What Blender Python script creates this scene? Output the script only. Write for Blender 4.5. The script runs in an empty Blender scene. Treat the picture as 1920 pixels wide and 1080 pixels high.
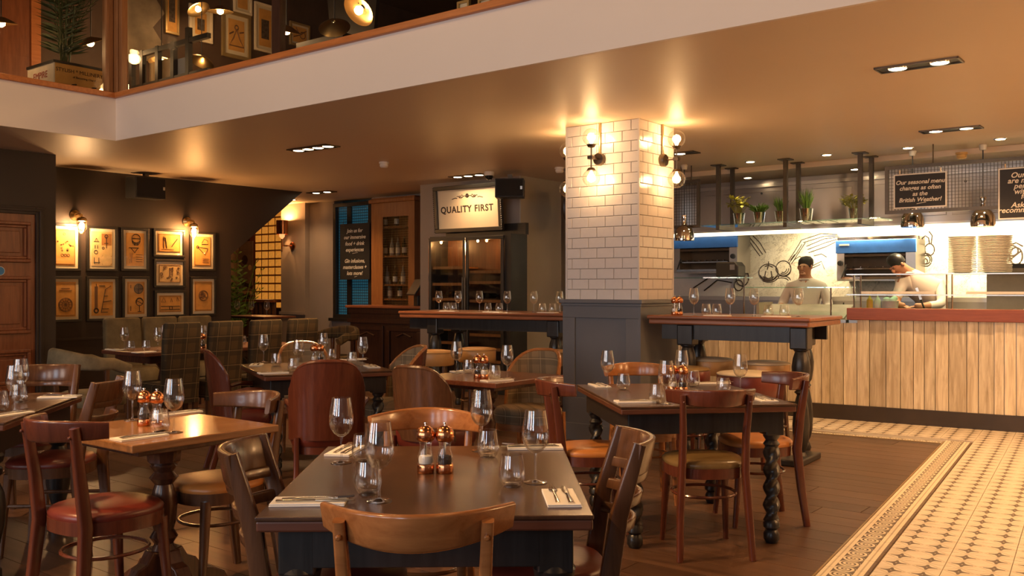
import bpy, bmesh, math, random
from mathutils import Vector, Matrix, Euler
random.seed(7)
R = math.radians
scene = bpy.context.scene
COL = scene.collection
# ------------------------------------------------------------------ camera
H = 1.36                     # eye height
FPX = 1745.0                 # focal length in pixels of the 1920 wide frame
cam_d = bpy.data.cameras.new('camera'); cam = bpy.data.objects.new('camera', cam_d); COL.objects.link(cam)
cam.location = (0, 0, H); cam.rotation_euler = (R(90), 0, 0)
cam_d.sensor_width = 36.0; cam_d.lens = 36.0 * FPX / 1920.0
cam_d.clip_start = .05; cam_d.clip_end = 120
scene.camera = cam
# ------------------------------------------------------------------ world, exposure
world = bpy.data.worlds.new('world'); scene.world = world; world.use_nodes = True
world.node_tree.nodes['Background'].inputs[0].default_value = (.62, .72, .9, 1)
world.node_tree.nodes['Background'].inputs[1].default_value = .6
vs = scene.view_settings
vs.view_transform = 'Standard'; vs.look = 'None'; vs.exposure = 0.35; vs.gamma = 1.0; vs.use_curve_mapping = False
try:
    scene.cycles.max_bounces = 8; scene.cycles.diffuse_bounces = 4; scene.cycles.glossy_bounces = 4
    scene.cycles.transparent_max_bounces = 24; scene.cycles.transmission_bounces = 6
    scene.cycles.caustics_reflective = False; scene.cycles.caustics_refractive = False
    scene.cycles.sample_clamp_indirect = 4.0; scene.cycles.use_denoising = True
except Exception:
    pass
# ------------------------------------------------------------------ plan: u runs along the gallery edge, v away from the camera
TH = R(-37.9)
F0 = (-3.93, 9.26)
E1 = (math.cos(TH), math.sin(TH)); E2 = (-math.sin(TH), math.cos(TH))
RU, RV = TH + R(90), TH       # rotation of things hung on a u = const wall / v = const wall
def W(u, v, z=0.0):
    return Vector((F0[0] + u*E1[0] + v*E2[0], F0[1] + u*E1[1] + v*E2[1], z))
def UV(x, y):
    dx, dy = x - F0[0], y - F0[1]
    return dx*E1[0] + dy*E1[1], dx*E2[0] + dy*E2[1]
def G(px, py, h=0.0):         # the point of the plane z = h that the photo shows at a pixel
    y = (H - h)*FPX/(py - 540.0)
    return Vector(((px - 960)/FPX*y, y, h))
def onU(px, py, u):
    k = (px - 960)/FPX
    y = (u + F0[0]*E1[0] + F0[1]*E1[1])/(k*E1[0] + E1[1])
    return Vector((k*y, y, H + (540 - py)/FPX*y))
def onV(px, py, v):
    k = (px - 960)/FPX
    y = (v + F0[0]*E2[0] + F0[1]*E2[1])/(k*E2[0] + E2[1])
    return Vector((k*y, y, H + (540 - py)/FPX*y))
def at(px, py, y):
    return Vector(((px - 960)/FPX*y, y, H + (540 - py)/FPX*y))
# ------------------------------------------------------------------ lights of the place
WARM = (1.0, .56, .24); WARM2 = (1.0, .46, .14); DAY = (1.0, .76, .62); COOL = (.75, .87, 1.0); KIT = (1.0, .78, .45)
LK = 1.0
def lamp(name, kind, loc, energy, color, size=.05, rot=None, parent=None, angle=None, size_y=None, blend=.5):
    d = bpy.data.lights.new(name, kind); d.energy = energy*LK; d.color = color
    if kind == 'AREA':
        d.size = size
        if size_y: d.shape = 'RECTANGLE'; d.size_y = size_y
    else:
        d.shadow_soft_size = size
    if kind == 'SPOT': d.spot_size = angle or R(110); d.spot_blend = blend
    o = bpy.data.objects.new(name, d); COL.objects.link(o); o.location = loc
    if rot is not None: o.rotation_euler = rot
    if parent: o.parent = parent
    return o
CEIL = 2.82
BACKV = -9.5                  # the street wall behind the camera
P_ASSUMED_SPOT = 1100.0  # power of the assumed roof spotlights
P_DAY, P_VOID, P_DOWN, P_KIT, P_SIDE = 76.0, 34.0, 82.0, 36.0, 100.0
for k, uu in enumerate((1.0, 3.7, 6.4, 9.1)):     # daylight entering by the street windows behind the camera
    p = W(uu, BACKV - .25, 2.3)
    lamp('window_daylight', 'AREA', p, P_DAY, COOL if k % 2 else DAY, 1.5, (R(90), 0, TH), None, None, 2.9)
# ------------------------------------------------------------------ materials
MATS = {}
class NT:
    def __init__(s, name):
        s.m = bpy.data.materials.new(name); s.m.use_nodes = True
        s.t = s.m.node_tree; s.n = s.t.nodes; s.b = s.n['Principled BSDF']; MATS[name] = s.m
    def new(s, typ, **kw):
        n = s.n.new(typ)
        for k, v in kw.items(): setattr(n, k, v)
        return n
    def link(s, a, b): s.t.links.new(a, b)
    def val(s, sock, v):
        if isinstance(v, (int, float)): sock.default_value = v
        elif isinstance(v, (tuple, list)): sock.default_value = v if len(v) != 3 or sock.type != 'RGBA' else (*v, 1)
        else: s.link(v, sock)
    def math(s, op, a, b=0.0, c=None):
        n = s.new('ShaderNodeMath', operation=op); s.val(n.inputs[0], a); s.val(n.inputs[1], b)
        if c is not None: s.val(n.inputs[2], c)
        return n.outputs[0]
    def mix(s, f, a, b):
        n = s.new('ShaderNodeMix', data_type='RGBA'); s.val(n.inputs[0], f); s.val(n.inputs[6], a); s.val(n.inputs[7], b)
        return n.outputs[2]
    def obj(s, scale=(1, 1, 1), rot=(0, 0, 0)):
        c = s.new('ShaderNodeTexCoord'); m = s.new('ShaderNodeMapping')
        m.inputs['Scale'].default_value = scale; m.inputs['Rotation'].default_value = rot
        s.link(c.outputs['Object'], m.inputs[0]); return m.outputs[0]
    def xyz(s, v):
        n = s.new('ShaderNodeSeparateXYZ'); s.link(v, n.inputs[0]); return n.outputs
    def noise(s, vec, scale=5, detail=3, rough=.6, dist=0):
        n = s.new('ShaderNodeTexNoise'); s.link(vec, n.inputs['Vector']); n.inputs['Scale'].default_value = scale
        n.inputs['Detail'].default_value = detail; n.inputs['Roughness'].default_value = rough; n.inputs['Distortion'].default_value = dist
        return n.outputs[0]
    def ramp(s, f, stops):
        n = s.new('ShaderNodeValToRGB'); s.link(f, n.inputs[0]); e = n.color_ramp.elements
        while len(e) < len(stops): e.new(.5)
        for x, (p, c) in zip(e, stops): x.position = p; x.color = (*c, 1)
        return n.outputs[0]
    def bump(s, f, strength=.2, dist=.01):
        n = s.new('ShaderNodeBump'); s.link(f, n.inputs['Height']); n.inputs['Strength'].default_value = strength; n.inputs['Distance'].default_value = dist
        s.link(n.outputs[0], s.b.inputs['Normal'])
    def col(s, c): s.val(s.b.inputs['Base Color'], c)
    def set(s, rough=.5, metal=0, spec=.5, coat=0, emit=None, es=0):
        i = s.b.inputs; s.val(i['Roughness'], rough); i['Metallic'].default_value = metal; i['Specular IOR Level'].default_value = spec
        if coat: i['Coat Weight'].default_value = coat; i['Coat Roughness'].default_value = .12
        if emit: i['Emission Color'].default_value = (*emit, 1); i['Emission Strength'].default_value = es
def plain(name, c, rough=.5, metal=0, spec=.5, var=.12, scale=6, bump=0, coat=0):
    t = NT(name); v = t.obj()
    n = t.noise(v, scale, 4)
    t.col(t.ramp(n, [(.3, tuple(x*(1-var) for x in c)), (.7, tuple(min(1, x*(1+var)) for x in c))]))
    t.set(rough, metal, spec, coat)
    if bump: t.bump(t.noise(v, scale*8, 3), bump)
    return t.m
def wood(name, c1, c2, axis=0, rough=.35, coat=0, scale=1.0, rnd=.0, bump=.05):
    t = NT(name); s = [9*scale]*3; s[axis] = .8*scale
    v = t.obj(tuple(s))
    if rnd:
        oi = t.new('ShaderNodeObjectInfo'); a = t.new('ShaderNodeVectorMath', operation='ADD')
        cmb = t.new('ShaderNodeCombineXYZ'); r = t.math('MULTIPLY', oi.outputs['Random'], 37.0)
        for k in range(3): t.link(r, cmb.inputs[k])
        t.link(v, a.inputs[0]); t.link(cmb.outputs[0], a.inputs[1]); v = a.outputs[0]
    n = t.noise(v, 3.2, 5, .65, .6)
    c = t.ramp(n, [(.28, c1), (.72, c2)])
    if rnd:
        hs = t.new('ShaderNodeHueSaturation'); t.link(c, hs.inputs['Color'])
        t.link(t.math('MULTIPLY_ADD', oi.outputs['Random'], rnd, 1 - rnd*.5), hs.inputs['Value']); c = hs.outputs[0]
    t.col(c); t.set(rough, 0, .5, coat)
    if bump: t.bump(n, bump, .004)
    return t.m
def emit(name, c, s, base=None):
    t = NT(name); t.col(base or c); t.set(.5, 0, .3, 0, c, s); return t.m
def thin_glass(name, tint=(.97, .98, .97), lo=.05, hi=.85, power=3.5, rough=.0):
    t = NT(name); t.n.remove(t.b); out = [n for n in t.n if n.type == 'OUTPUT_MATERIAL'][0]
    tr = t.new('ShaderNodeBsdfTransparent'); tr.inputs[0].default_value = (*tint, 1)
    gl = t.new('ShaderNodeBsdfGlossy'); gl.inputs['Roughness'].default_value = rough; gl.inputs[0].default_value = (1, 1, 1, 1)
    lw = t.new('ShaderNodeLayerWeight'); lw.inputs[0].default_value = .5
    f = t.math('MULTIPLY_ADD', t.math('POWER', lw.outputs['Facing'], power), hi, lo)
    mx = t.new('ShaderNodeMixShader'); t.link(f, mx.inputs[0]); t.link(tr.outputs[0], mx.inputs[1]); t.link(gl.outputs[0], mx.inputs[2])
    t.link(mx.outputs[0], out.inputs[0]); return t.m
glassware = thin_glass('clear_glass', (.98, .985, .98), .085, .85, 2.3, .01)
print_glass = thin_glass('print_glass', (.97, .97, .96), .008, .5, 5.0)
pane_glass = thin_glass('pane_glass', (.92, .93, .92), .03, .7, 4.5)
edge_glass = thin_glass('shelf_glass', (.72, .9, .84), .10, .7, 2.5)
globe_glass = thin_glass('globe_glass', (.96, .94, .9), .05, .8, 2.6)

ceiling_m = plain('ceiling_paint', (.78, .62, .46), .45, var=.02, scale=.6)
fascia_m = plain('fascia_paint', (.86, .765, .68), .55, var=.02, scale=.8)
wall_dark = plain('umber_wall_paint', (.036, .023, .017), .55, var=.12, scale=1.5)
wall_taupe = plain('taupe_wall_paint', (.30, .25, .215), .55, var=.06, scale=1.2)
wall_beige = plain('beige_wall_paint', (.42, .37, .29), .55, var=.05, scale=1.2)
wall_far = plain('brown_gallery_wall', (.085, .05, .032), .6, var=.25, scale=2)
street_wall = plain('street_wall_plaster', (.30, .22, .17), .7, var=.1)
grey_paint = plain('grey_panel_paint', (.165, .17, .185), .4, var=.04, scale=2)
white_tile = plain('white_glazed_tile', (.80, .76, .72), .12, var=.04, scale=9, bump=.10)
grout_m = plain('tile_grout', (.33, .29, .25), .85)
slate_board = plain('chalkboard_black', (.018, .016, .015), .6)
black_frame = plain('black_frame_paint', (.02, .016, .013), .4)
black_paint = wood('black_stained_wood', (.012, .011, .011), (.028, .026, .026), 2, .3)
black_plastic = plain('black_plastic', (.02, .019, .018), .45)
dark_top = wood('dark_table_top', (.050, .023, .012), (.092, .044, .022), 1, .27, .1)
edge_top = wood('table_edge_wood', (.09, .03, .016), (.14, .05, .026), 0, .35)
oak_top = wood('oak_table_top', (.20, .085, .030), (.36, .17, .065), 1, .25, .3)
ped_wood = wood('pedestal_wood', (.05, .018, .010), (.10, .038, .018), 2, .25, .2)
bar_top = wood('bar_top_wood', (.20, .065, .026), (.33, .12, .05), 0, .28, .3)
red_wood = wood('mahogany_chair_wood', (.085, .022, .012), (.15, .042, .020), 2, .25, .3)
amber_wood = wood('amber_chair_wood', (.26, .095, .028), (.42, .17, .055), 0, .25, .3)
brown_wood = wood('walnut_chair_wood', (.07, .030, .014), (.14, .062, .028), 2, .25, .3)
floor_wood = wood('floor_plank_wood', (.060, .029, .015), (.125, .063, .034), 0, .36, 0, .6, .35)
sub_floor = plain('sub_floor', (.03, .016, .01), .8)
cab_wood = wood('cabinet_wood', (.20, .078, .022), (.32, .135, .042), 2, .4)
bar_wood = wood('dark_bar_wood', (.030, .012, .008), (.06, .026, .015), 2, .35)
door_wood = wood('door_wood', (.16, .045, .016), (.30, .10, .036), 2, .35)
trim_orange = wood('gallery_trim_wood', (.42, .13, .03), (.62, .22, .06), 0, .4)
post_wood = wood('gallery_post_wood', (.22, .09, .03), (.36, .16, .06), 2, .4)
plank_pale = wood('pale_plank_wood', (.42, .33, .21), (.86, .78, .62), 2, .55, 0, .8, .4)
beam_wood = wood('counter_beam_wood', (.20, .05, .022), (.30, .085, .038), 0, .4)
kick_m = plain('kick_board', (.045, .032, .022), .4)
red_leather = plain('oxblood_leather', (.135, .024, .015), .33, var=.2, scale=7, bump=.05)
tan_leather = plain('tan_leather', (.50, .19, .045), .33, var=.15, scale=7, bump=.05)
olive_leather = plain('olive_leather', (.19, .12, .045), .3, var=.2, scale=6, bump=.05)
pale_leather = plain('cream_leather', (.50, .42, .30), .4, var=.1)
buff_leather = plain('buff_leather', (.48, .27, .10), .38, var=.12, scale=5, bump=.05)
velvet = plain('moss_velvet', (.20, .155, .085), .85, var=.35, scale=7, bump=.1)
velvet_b = plain('olive_velvet', (.135, .098, .045), .85, var=.35, scale=5, bump=.1)
copper = plain('copper', (.82, .36, .17), .2, 1, var=.05)
brass = plain('brass', (.72, .50, .22), .28, 1)
bronze = plain('aged_bronze', (.16, .12, .085), .35, 1)
steel = plain('brushed_steel', (.62, .58, .52), .28, 1, var=.06, scale=2)
hood_steel = plain('hood_steel', (.44, .40, .36), .30, 1, var=.12, scale=1.1)
chrome = plain('chrome', (.8, .78, .75), .08, 1)
dark_metal = plain('dark_bronze_metal', (.10, .08, .06), .4, .8)
blue_enamel = plain('blue_enamel', (.045, .17, .55), .3)
white_cloth = plain('white_napkin', (.86, .82, .76), .8, var=.03)
china = plain('white_china', (.85, .82, .70), .25, var=.03)
white_plastic = plain('white_plastic', (.75, .70, .62), .4)
paper = plain('cream_mount', (.86, .74, .54), .8, var=.03)
print_m = plain('aged_print_paper', (.82, .42, .11), .8, var=.14, scale=9)
print_m2 = plain('pale_print_paper', (.80, .56, .26), .8, var=.14, scale=9)
ink = plain('print_ink', (.035, .022, .015), .8)
ink_soft = plain('soft_print_ink', (.20, .10, .05), .8)
chalk = emit('chalk', (.8, .72, .58), 0.0); 
chalk = plain('chalk_white', (.80, .74, .62), .9, var=.05)
gilt = plain('gilt_frame', (.52, .36, .15), .4, .5)
leaf_g = plain('herb_leaf', (.10, .19, .025), .5, var=.4, scale=12)
leaf_y = plain('basil_leaf', (.36, .34, .05), .5, var=.3, scale=12)
leaf_d = plain('palm_leaf', (.06, .075, .02), .5, var=.4, scale=9)
skin_m = plain('skin', (.50, .23, .13), .5, var=.08)
jacket = plain('white_chef_jacket', (.80, .72, .64), .8, var=.04)
hair_m = plain('dark_hair', (.022, .014, .010), .5)
glow = emit('bulb_glow', (1, .72, .36), 30)
glow_w = emit('lamp_disc_glow', (1, .76, .46), 26)
glow_k = emit('kitchen_tube_glow', (1, .86, .56), 2.2)
glow_f = emit('filament_glow', (1, .62, .25), 22)
yellow_block = None
def _mk():
    global yellow_block
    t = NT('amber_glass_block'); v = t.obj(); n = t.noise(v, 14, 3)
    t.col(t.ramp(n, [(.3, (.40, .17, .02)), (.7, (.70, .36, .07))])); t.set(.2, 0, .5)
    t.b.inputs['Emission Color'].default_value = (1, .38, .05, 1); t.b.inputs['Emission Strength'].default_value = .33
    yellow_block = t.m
_mk()
def tartan(name, base, dark, lite, s=1.0):
    t = NT(name); x, y, z = t.xyz(t.obj((7*s, 7*s, 7*s)))
    h = t.math('ADD', x, y)
    def band(c, off, w): return t.math('LESS_THAN', t.math('FRACT', t.math('ADD', c, off)), w)
    c = t.mix(t.math('MULTIPLY', band(h, .1, .45), .6), base, dark)
    c = t.mix(t.math('MULTIPLY', band(z, .1, .45), .55), c, dark)
    c = t.mix(t.math('MULTIPLY', band(h, .78, .05), .55), c, lite)
    c = t.mix(t.math('MULTIPLY', band(z, .78, .05), .65), c, lite)
    t.col(c); t.set(.9, 0, .2); return t.m
tartan_dark = tartan('brown_tartan', (.085, .055, .026), (.032, .028, .020), (.22, .15, .07))
tartan_lite = tartan('beige_tartan', (.30, .21, .12), (.16, .12, .075), (.50, .38, .22), 1.1)
def floor_tile_mat():
    t = NT('patterned_cement_tile'); s = 1/.14
    x, y, z = t.xyz(t.obj((s, s, 1)))
    fx = t.math('SUBTRACT', t.math('FRACT', x), .5); fy = t.math('SUBTRACT', t.math('FRACT', y), .5)
    ax, ay = t.math('ABSOLUTE', fx), t.math('ABSOLUTE', fy)
    arm = t.math('LESS_THAN', t.math('MULTIPLY', ax, ay), .0125)
    r = t.math('ADD', ax, ay)
    star = t.math('MULTIPLY', arm, t.math('MULTIPLY', t.math('LESS_THAN', r, .36), t.math('GREATER_THAN', r, .035)))
    dia = t.math('LESS_THAN', t.math('ABSOLUTE', t.math('SUBTRACT', r, .46)), .05)
    n = t.noise(t.obj(), 7, 3)
    base = t.ramp(n, [(.3, (.62, .54, .43)), (.7, (.72, .64, .52))])
    c = t.mix(t.math('MULTIPLY', dia, .55), base, (.47, .36, .24)); c = t.mix(t.math('MULTIPLY', star, .93), c, (.085, .050, .028))
    t.col(c); t.set(.33, 0, .5); return t.m
tile_m = floor_tile_mat()
def border_mat():
    t = NT('scroll_border_tile'); x, y, z = t.xyz(t.obj((1, 1, 1)))   # y runs along the border, pieces .14 long and .20 wide
    fy = t.math('SUBTRACT', t.math('FRACT', t.math('ADD', t.math('DIVIDE', y, .10), .5)), .5)
    yy = t.math('MULTIPLY', fy, .10); xx = t.math('ADD', x, .01)
    r = t.math('SQRT', t.math('ADD', t.math('MULTIPLY', xx, xx), t.math('MULTIPLY', yy, yy)))
    ang = t.math('ARCTAN2', yy, xx)
    sp = t.math('FRACT', t.math('ADD', t.math('MULTIPLY', r, 46), t.math('MULTIPLY', ang, .159)))
    band = t.math('LESS_THAN', t.math('ABSOLUTE', xx), .052)
    ringd = t.math('MULTIPLY', t.math('MULTIPLY', t.math('LESS_THAN', sp, .42), t.math('LESS_THAN', r, .05)), 1.0)
    corner = t.math('MULTIPLY', t.math('GREATER_THAN', r, .052), band)
    line = t.math('LESS_THAN', t.math('ABSOLUTE', t.math('SUBTRACT', t.math('ABSOLUTE', xx), .074)), .004)
    edge = t.math('GREATER_THAN', x, .088)
    c = t.mix(t.math('MULTIPLY', t.math('MAXIMUM', ringd, corner), .95), (.74, .64, .48), (.075, .045, .026))
    c = t.mix(t.math('MULTIPLY', line, .6), c, (.30, .22, .14)); c = t.mix(edge, c, (.14, .085, .045))
    t.col(c); t.set(.33, 0, .5); return t.m
border_m = border_mat()
def mural_mat():
    t = NT('printed_marble_mural'); v = t.obj()
    n = t.noise(v, 2.2, 6, .62, 1.6); l = t.math('LESS_THAN', t.math('ABSOLUTE', t.math('SUBTRACT', n, .5)), .008)
    n2 = t.noise(v, 5, 6, .6, 2.0); l2 = t.math('LESS_THAN', t.math('ABSOLUTE', t.math('SUBTRACT', n2, .52)), .008)
    c = t.mix(t.math('MULTIPLY', t.math('MAXIMUM', l, l2), .55), t.ramp(n, [(.3, (.60, .54, .42)), (.65, (.80, .75, .62))]), (.22, .18, .13))
    t.col(c); t.set(.3, 0, .4); return t.m
mural_m = mural_mat()
# ------------------------------------------------------------------ mesh helpers
class MB:
    def __init__(s): s.v = []; s.f = []
    def add(s, vs, fs):
        o = len(s.v); s.v += [tuple(x) for x in vs]; s.f += [tuple(i + o for i in f) for f in fs]; return s
    def box(s, x0, x1, y0, y1, z0, z1, tx=1.0):
        cx, cy = (x0+x1)/2, (y0+y1)/2
        vs = [(x0, y0, z0), (x1, y0, z0), (x1, y1, z0), (x0, y1, z0)] + [(cx+(x-cx)*tx, cy+(y-cy)*tx, z1) for x, y in ((x0, y0), (x1, y0), (x1, y1), (x0, y1))]
        return s.add(vs, [(3, 2, 1, 0), (4, 5, 6, 7), (0, 1, 5, 4), (1, 2, 6, 5), (2, 3, 7, 6), (3, 0, 4, 7)])
    def c(s, x, y, z, sx, sy, sz): return s.box(x-sx/2, x+sx/2, y-sy/2, y+sy/2, z-sz/2, z+sz/2)
    def obox(s, c, size, rot):
        m = Euler(rot).to_matrix(); a, b, d = (k/2 for k in size); t = MB().box(-a, a, -b, b, -d, d)
        return s.add([Vector(c) + m @ Vector(p) for p in t.v], t.f)
    def loft(s, loops, cap=True, closed=False):
        n = len(loops[0]); vs = [p for l in loops for p in l]; fs = []
        m = len(loops)
        for i in range(m if closed else m - 1):
            j = (i + 1) % m
            for k in range(n):
                fs.append((i*n+k, i*n+(k+1) % n, j*n+(k+1) % n, j*n+k))
        if cap and not closed: fs += [tuple(reversed(range(n))), tuple((m-1)*n+k for k in range(n))]
        return s.add(vs, fs)
    def lathe(s, prof, seg=16, c=(0, 0, 0), cap=True, flute=0, fr=.06):
        loops = []
        for r, z in prof:
            loops.append([(c[0]+r*(1+(fr*math.cos(flute*2*math.pi*k/seg) if flute else 0))*math.cos(2*math.pi*k/seg),
                           c[1]+r*(1+(fr*math.cos(flute*2*math.pi*k/seg) if flute else 0))*math.sin(2*math.pi*k/seg), c[2]+z) for k in range(seg)])
        return s.loft(loops, cap)
    def tube(s, pts, r, seg=8, closed=False):
        pts = [Vector(p) for p in pts]; n = len(pts); loops = []
        for i, p in enumerate(pts):
            a = pts[(i-1) % n] if (i or closed) else p; b = pts[(i+1) % n] if (i < n-1 or closed) else p
            t = (b - a).normalized(); up = Vector((0, 0, 1)) if abs(t.z) < .9 else Vector((1, 0, 0))
            x = t.cross(up).normalized(); y = x.cross(t).normalized(); rr = r[i] if isinstance(r, (list, tuple)) else r
            loops.append([p + (x*math.cos(2*math.pi*k/seg) + y*math.sin(2*math.pi*k/seg))*rr for k in range(seg)])
        return s.loft(loops, True, closed)
    def sweep(s, pts, sec, side=None):
        """sec(i) -> list of (a, b): a sideways (horizontal), b upwards."""
        pts = [Vector(p) for p in pts]; n = len(pts); loops = []
        for i, p in enumerate(pts):
            t = (pts[min(i+1, n-1)] - pts[max(i-1, 0)]).normalized()
            x = Vector(side) if side else t.cross(Vector((0, 0, 1))).normalized(); y = x.cross(t).normalized()
            loops.append([p + x*a + y*b for a, b in sec(i)])
        return s.loft(loops)
    def prism(s, poly, y0, y1):       # polygon in x,z extruded along y
        n = len(poly); return s.add([(x, y0, z) for x, z in poly] + [(x, y1, z) for x, z in poly],
            [tuple(range(n)), tuple(reversed(range(n, 2*n)))] + [(k, k+n, (k+1) % n + n, (k+1) % n) for k in range(n)])
    def ring(s, x0, x1, z0, z1, w, y0, y1):   # picture frame
        s.box(x0, x1, y0, y1, z0, z0+w); s.box(x0, x1, y0, y1, z1-w, z1); s.box(x0, x0+w, y0, y1, z0+w, z1-w); return s.box(x1-w, x1, y0, y1, z0+w, z1-w)
def rrect(w, h, r=.25, n=3):
    r = min(w, h)*r; out = []
    for cx, cy, a0 in ((w/2-r, h/2-r, 0), (-w/2+r, h/2-r, 90), (-w/2+r, -h/2+r, 180), (w/2-r, -h/2+r, 270)):
        for k in range(n + 1):
            a = R(a0 + 90*k/n); out.append((cx + r*math.cos(a), cy + r*math.sin(a)))
    return out
def superel(hw, hd, e=2.8, n=28, z=0, taper=0.0, cy=0):
    out = []
    for k in range(n):
        a = 2*math.pi*k/n; c, s_ = math.cos(a), math.sin(a)
        x = hw*math.copysign(abs(c)**(2/e), c); y = hd*math.copysign(abs(s_)**(2/e), s_)
        out.append((x*(1 + taper*y/hd), y + cy, z))
    return out
def mesh(name, mb, smooth=40):
    me = bpy.data.meshes.new(name); me.from_pydata(mb.v, [], mb.f); me.validate()
    bm = bmesh.new(); bm.from_mesh(me); bmesh.ops.recalc_face_normals(bm, faces=bm.faces); bm.to_mesh(me); bm.free()
    if smooth:
        me.shade_smooth(); me.set_sharp_from_angle(angle=R(smooth))
    return me
def obj(name, mb, mat, parent=None, loc=(0, 0, 0), rot=(0, 0, 0), smooth=40, bevel=0, seg=2):
    me = mb if isinstance(mb, bpy.types.Mesh) else mesh(name, mb, smooth)
    if mat and not me.materials: me.materials.append(mat)
    o = bpy.data.objects.new(name, me); COL.objects.link(o); o.location = loc; o.rotation_euler = rot
    if parent: o.parent = parent
    if bevel:
        m = o.modifiers.new('bevel', 'BEVEL'); m.width = bevel; m.segments = seg; m.limit_method = 'ANGLE'; m.angle_limit = R(50)
    return o
def tag(o, label=None, cat=None, group=None, kind=None):
    if label: o['label'] = label
    if cat: o['category'] = cat
    if group: o['group'] = group
    if kind: o['kind'] = kind
    return o
def thing(name, label, cat, loc=(0, 0, 0), rz=0, group=None):
    o = bpy.data.objects.new(name, None); COL.objects.link(o); o.location = loc; o.rotation_euler = (0, 0, rz)
    o.empty_display_size = .1
    return tag(o, label, cat, group)
def struct(name, mb, mat, label=None, loc=(0, 0, 0), rz=0, **kw):
    o = obj(name, mb, mat, None, loc, (0, 0, rz), **kw); o['kind'] = 'structure'
    if label: o['label'] = label
    return o
def dup(root, loc, rz, label, group=None, cat=None):
    def cp(o, parent):
        c = o.copy(); COL.objects.link(c); c.parent = parent
        for ch in KIDS.get(o.name, ()): cp(ch, c)
        return c
    r = cp(root, None); r.location = loc; r.rotation_euler = (0, 0, rz); r['label'] = label
    if group: r['group'] = group
    return r
KIDS = {}
def index(root):
    ch = list(root.children); KIDS[root.name] = ch
    for c in ch: index(c)
def text(name, body, size, parent, mat, loc, align='CENTER', shear=0.0, ext=.0008, rot=(R(90), 0, 0), space=1.0, line=1.0, bold=0.0):
    cu = bpy.data.curves.new(name, 'FONT'); cu.body = body; cu.size = size; cu.align_x = align; cu.align_y = 'CENTER'
    cu.shear = shear; cu.extrude = ext; cu.space_character = space; cu.space_line = line; cu.offset = bold; cu.resolution_u = 3
    o = bpy.data.objects.new(name, cu); COL.objects.link(o)
    dg = bpy.context.evaluated_depsgraph_get(); me = bpy.data.meshes.new_from_object(o.evaluated_get(dg))
    bpy.data.objects.remove(o); me.materials.clear(); me.materials.append(mat)
    return obj(name, me, None, parent, loc, rot)
class Proto:
    """First use places the thing itself, later uses place copies of it and its parts."""
    def __init__(s, make): s.make = make; s.root = None
    def __call__(s, loc, rz, label, group=None):
        if s.root is None:
            s.root = s.make(); index(s.root)
            s.root.location = loc; s.root.rotation_euler = (0, 0, rz); s.root['label'] = label
            if group: s.root['group'] = group
            return s.root
        return dup(s.root, loc, rz, label, group)
# ------------------------------------------------------------------ structure
F3 = (F0[0], F0[1], 0)
def sbox(name, mat, u0, u1, v0, v1, z0, z1, label=None):
    return struct(name, MB().box(u0, u1, v0, v1, z0, z1), mat, label, F3, TH, smooth=0)
def uof(px, v): p = onV(px, 540, v); return UV(p.x, p.y)[0]
def vof(px, u): p = onU(px, 540, u); return UV(p.x, p.y)[1]
UPIC, UDOOR, VWIN, VCOL, VKIT, VHOOD = -2.42, -1.42, 5.6, 4.73, 7.2, 6.6
KA = R(-32); K0 = (3.53, 9.54, 0)
K1 = (math.cos(KA), math.sin(KA)); K2 = (-math.sin(KA), math.cos(KA))
def K(a, b, z=0): return Vector((K0[0]+a*K1[0]+b*K2[0], K0[1]+a*K1[1]+b*K2[1], z))
def KAB(x, y): dx, dy = x-K0[0], y-K0[1]; return dx*K1[0]+dy*K1[1], dx*K2[0]+dy*K2[1]
def in_tile(x, y, m=0.0):
    a, b = KAB(x, y); return (a > .95 + m) or (b > -1.08 + m and a > -3.6)
floor = sbox('floor', sub_floor, -6.5, 13, BACKV, 9, -.12, -.02)
floor['label'] = 'dark brown wood plank floor of the dining area'
# planks of the wooden floor, each a board
plank_meshes = {}
def plank_mesh(L):
    if L not in plank_meshes:
        plank_meshes[L] = mesh('plank', MB().box(.002, L-.002, .002, .188, -.02, 0), 0); plank_meshes[L].materials.append(floor_wood)
    return plank_meshes[L]
npl = 0
for r in range(-16, 40):
    v = r*.19 - 2.0; u = -3.5 - random.random()*1.5
    while u < 9.5:
        L = random.choice((1.5, 1.9, 2.3)); c = W(u+L/2, v+.095)
        e = [W(u, v), W(u+L, v), W(u, v+.19), W(u+L, v+.19)]
        show = any(q.y > 3.6 and abs(q.x/q.y) < .62 for q in e + [c]) and v < 5.5 and u + L > UPIC
        if show and not all(in_tile(q.x, q.y, .05) for q in e) and npl < 300:
            o = obj('plank', plank_mesh(L), None, None, (u, v, 0)); o.parent = floor; npl += 1
        u += L
# patterned cement tiles, each a tile
T = .28
tfloor = struct('floor_tiled', MB().box(.95, 4.6, -6.6, .06, -.019, -.004).box(-3.4, .95, -1.08, .06, -.019, -.004), grout_m, 'cream patterned tile floor beside the open kitchen', K0, KA, smooth=0)
tm = mesh('floor_tile', MB().box(-T/2+.0012, T/2-.0012, -T/2+.0012, T/2-.0012, -.004, .004, .994), 0); tm.materials.append(tile_m)
for i in range(-13, 13):
    for j in range(0, 24):
        a = 1.165 + T/2 + i*T; b = .05 - T/2 - j*T
        if i < 0 and j > 3: continue
        if i < 0 and j == 3: continue
        q = K(a, b)
        if q.y < 3.9 or abs(q.x/q.y) > .62: continue
        o = obj('floor_tile', tm, None, tfloor, (a, b, 0))
bm_ = mesh('border_tile', MB().box(-.105, .105, -.0995, .0995, -.004, .005, .99), 0); bm_.materials.append(border_m)
for j in range(30):
    b = -1.0 - .2*j
    q = K(1.055, b)
    if q.y > 3.9: obj('border_tile', bm_, None, tfloor, (1.055, b, 0))
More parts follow.
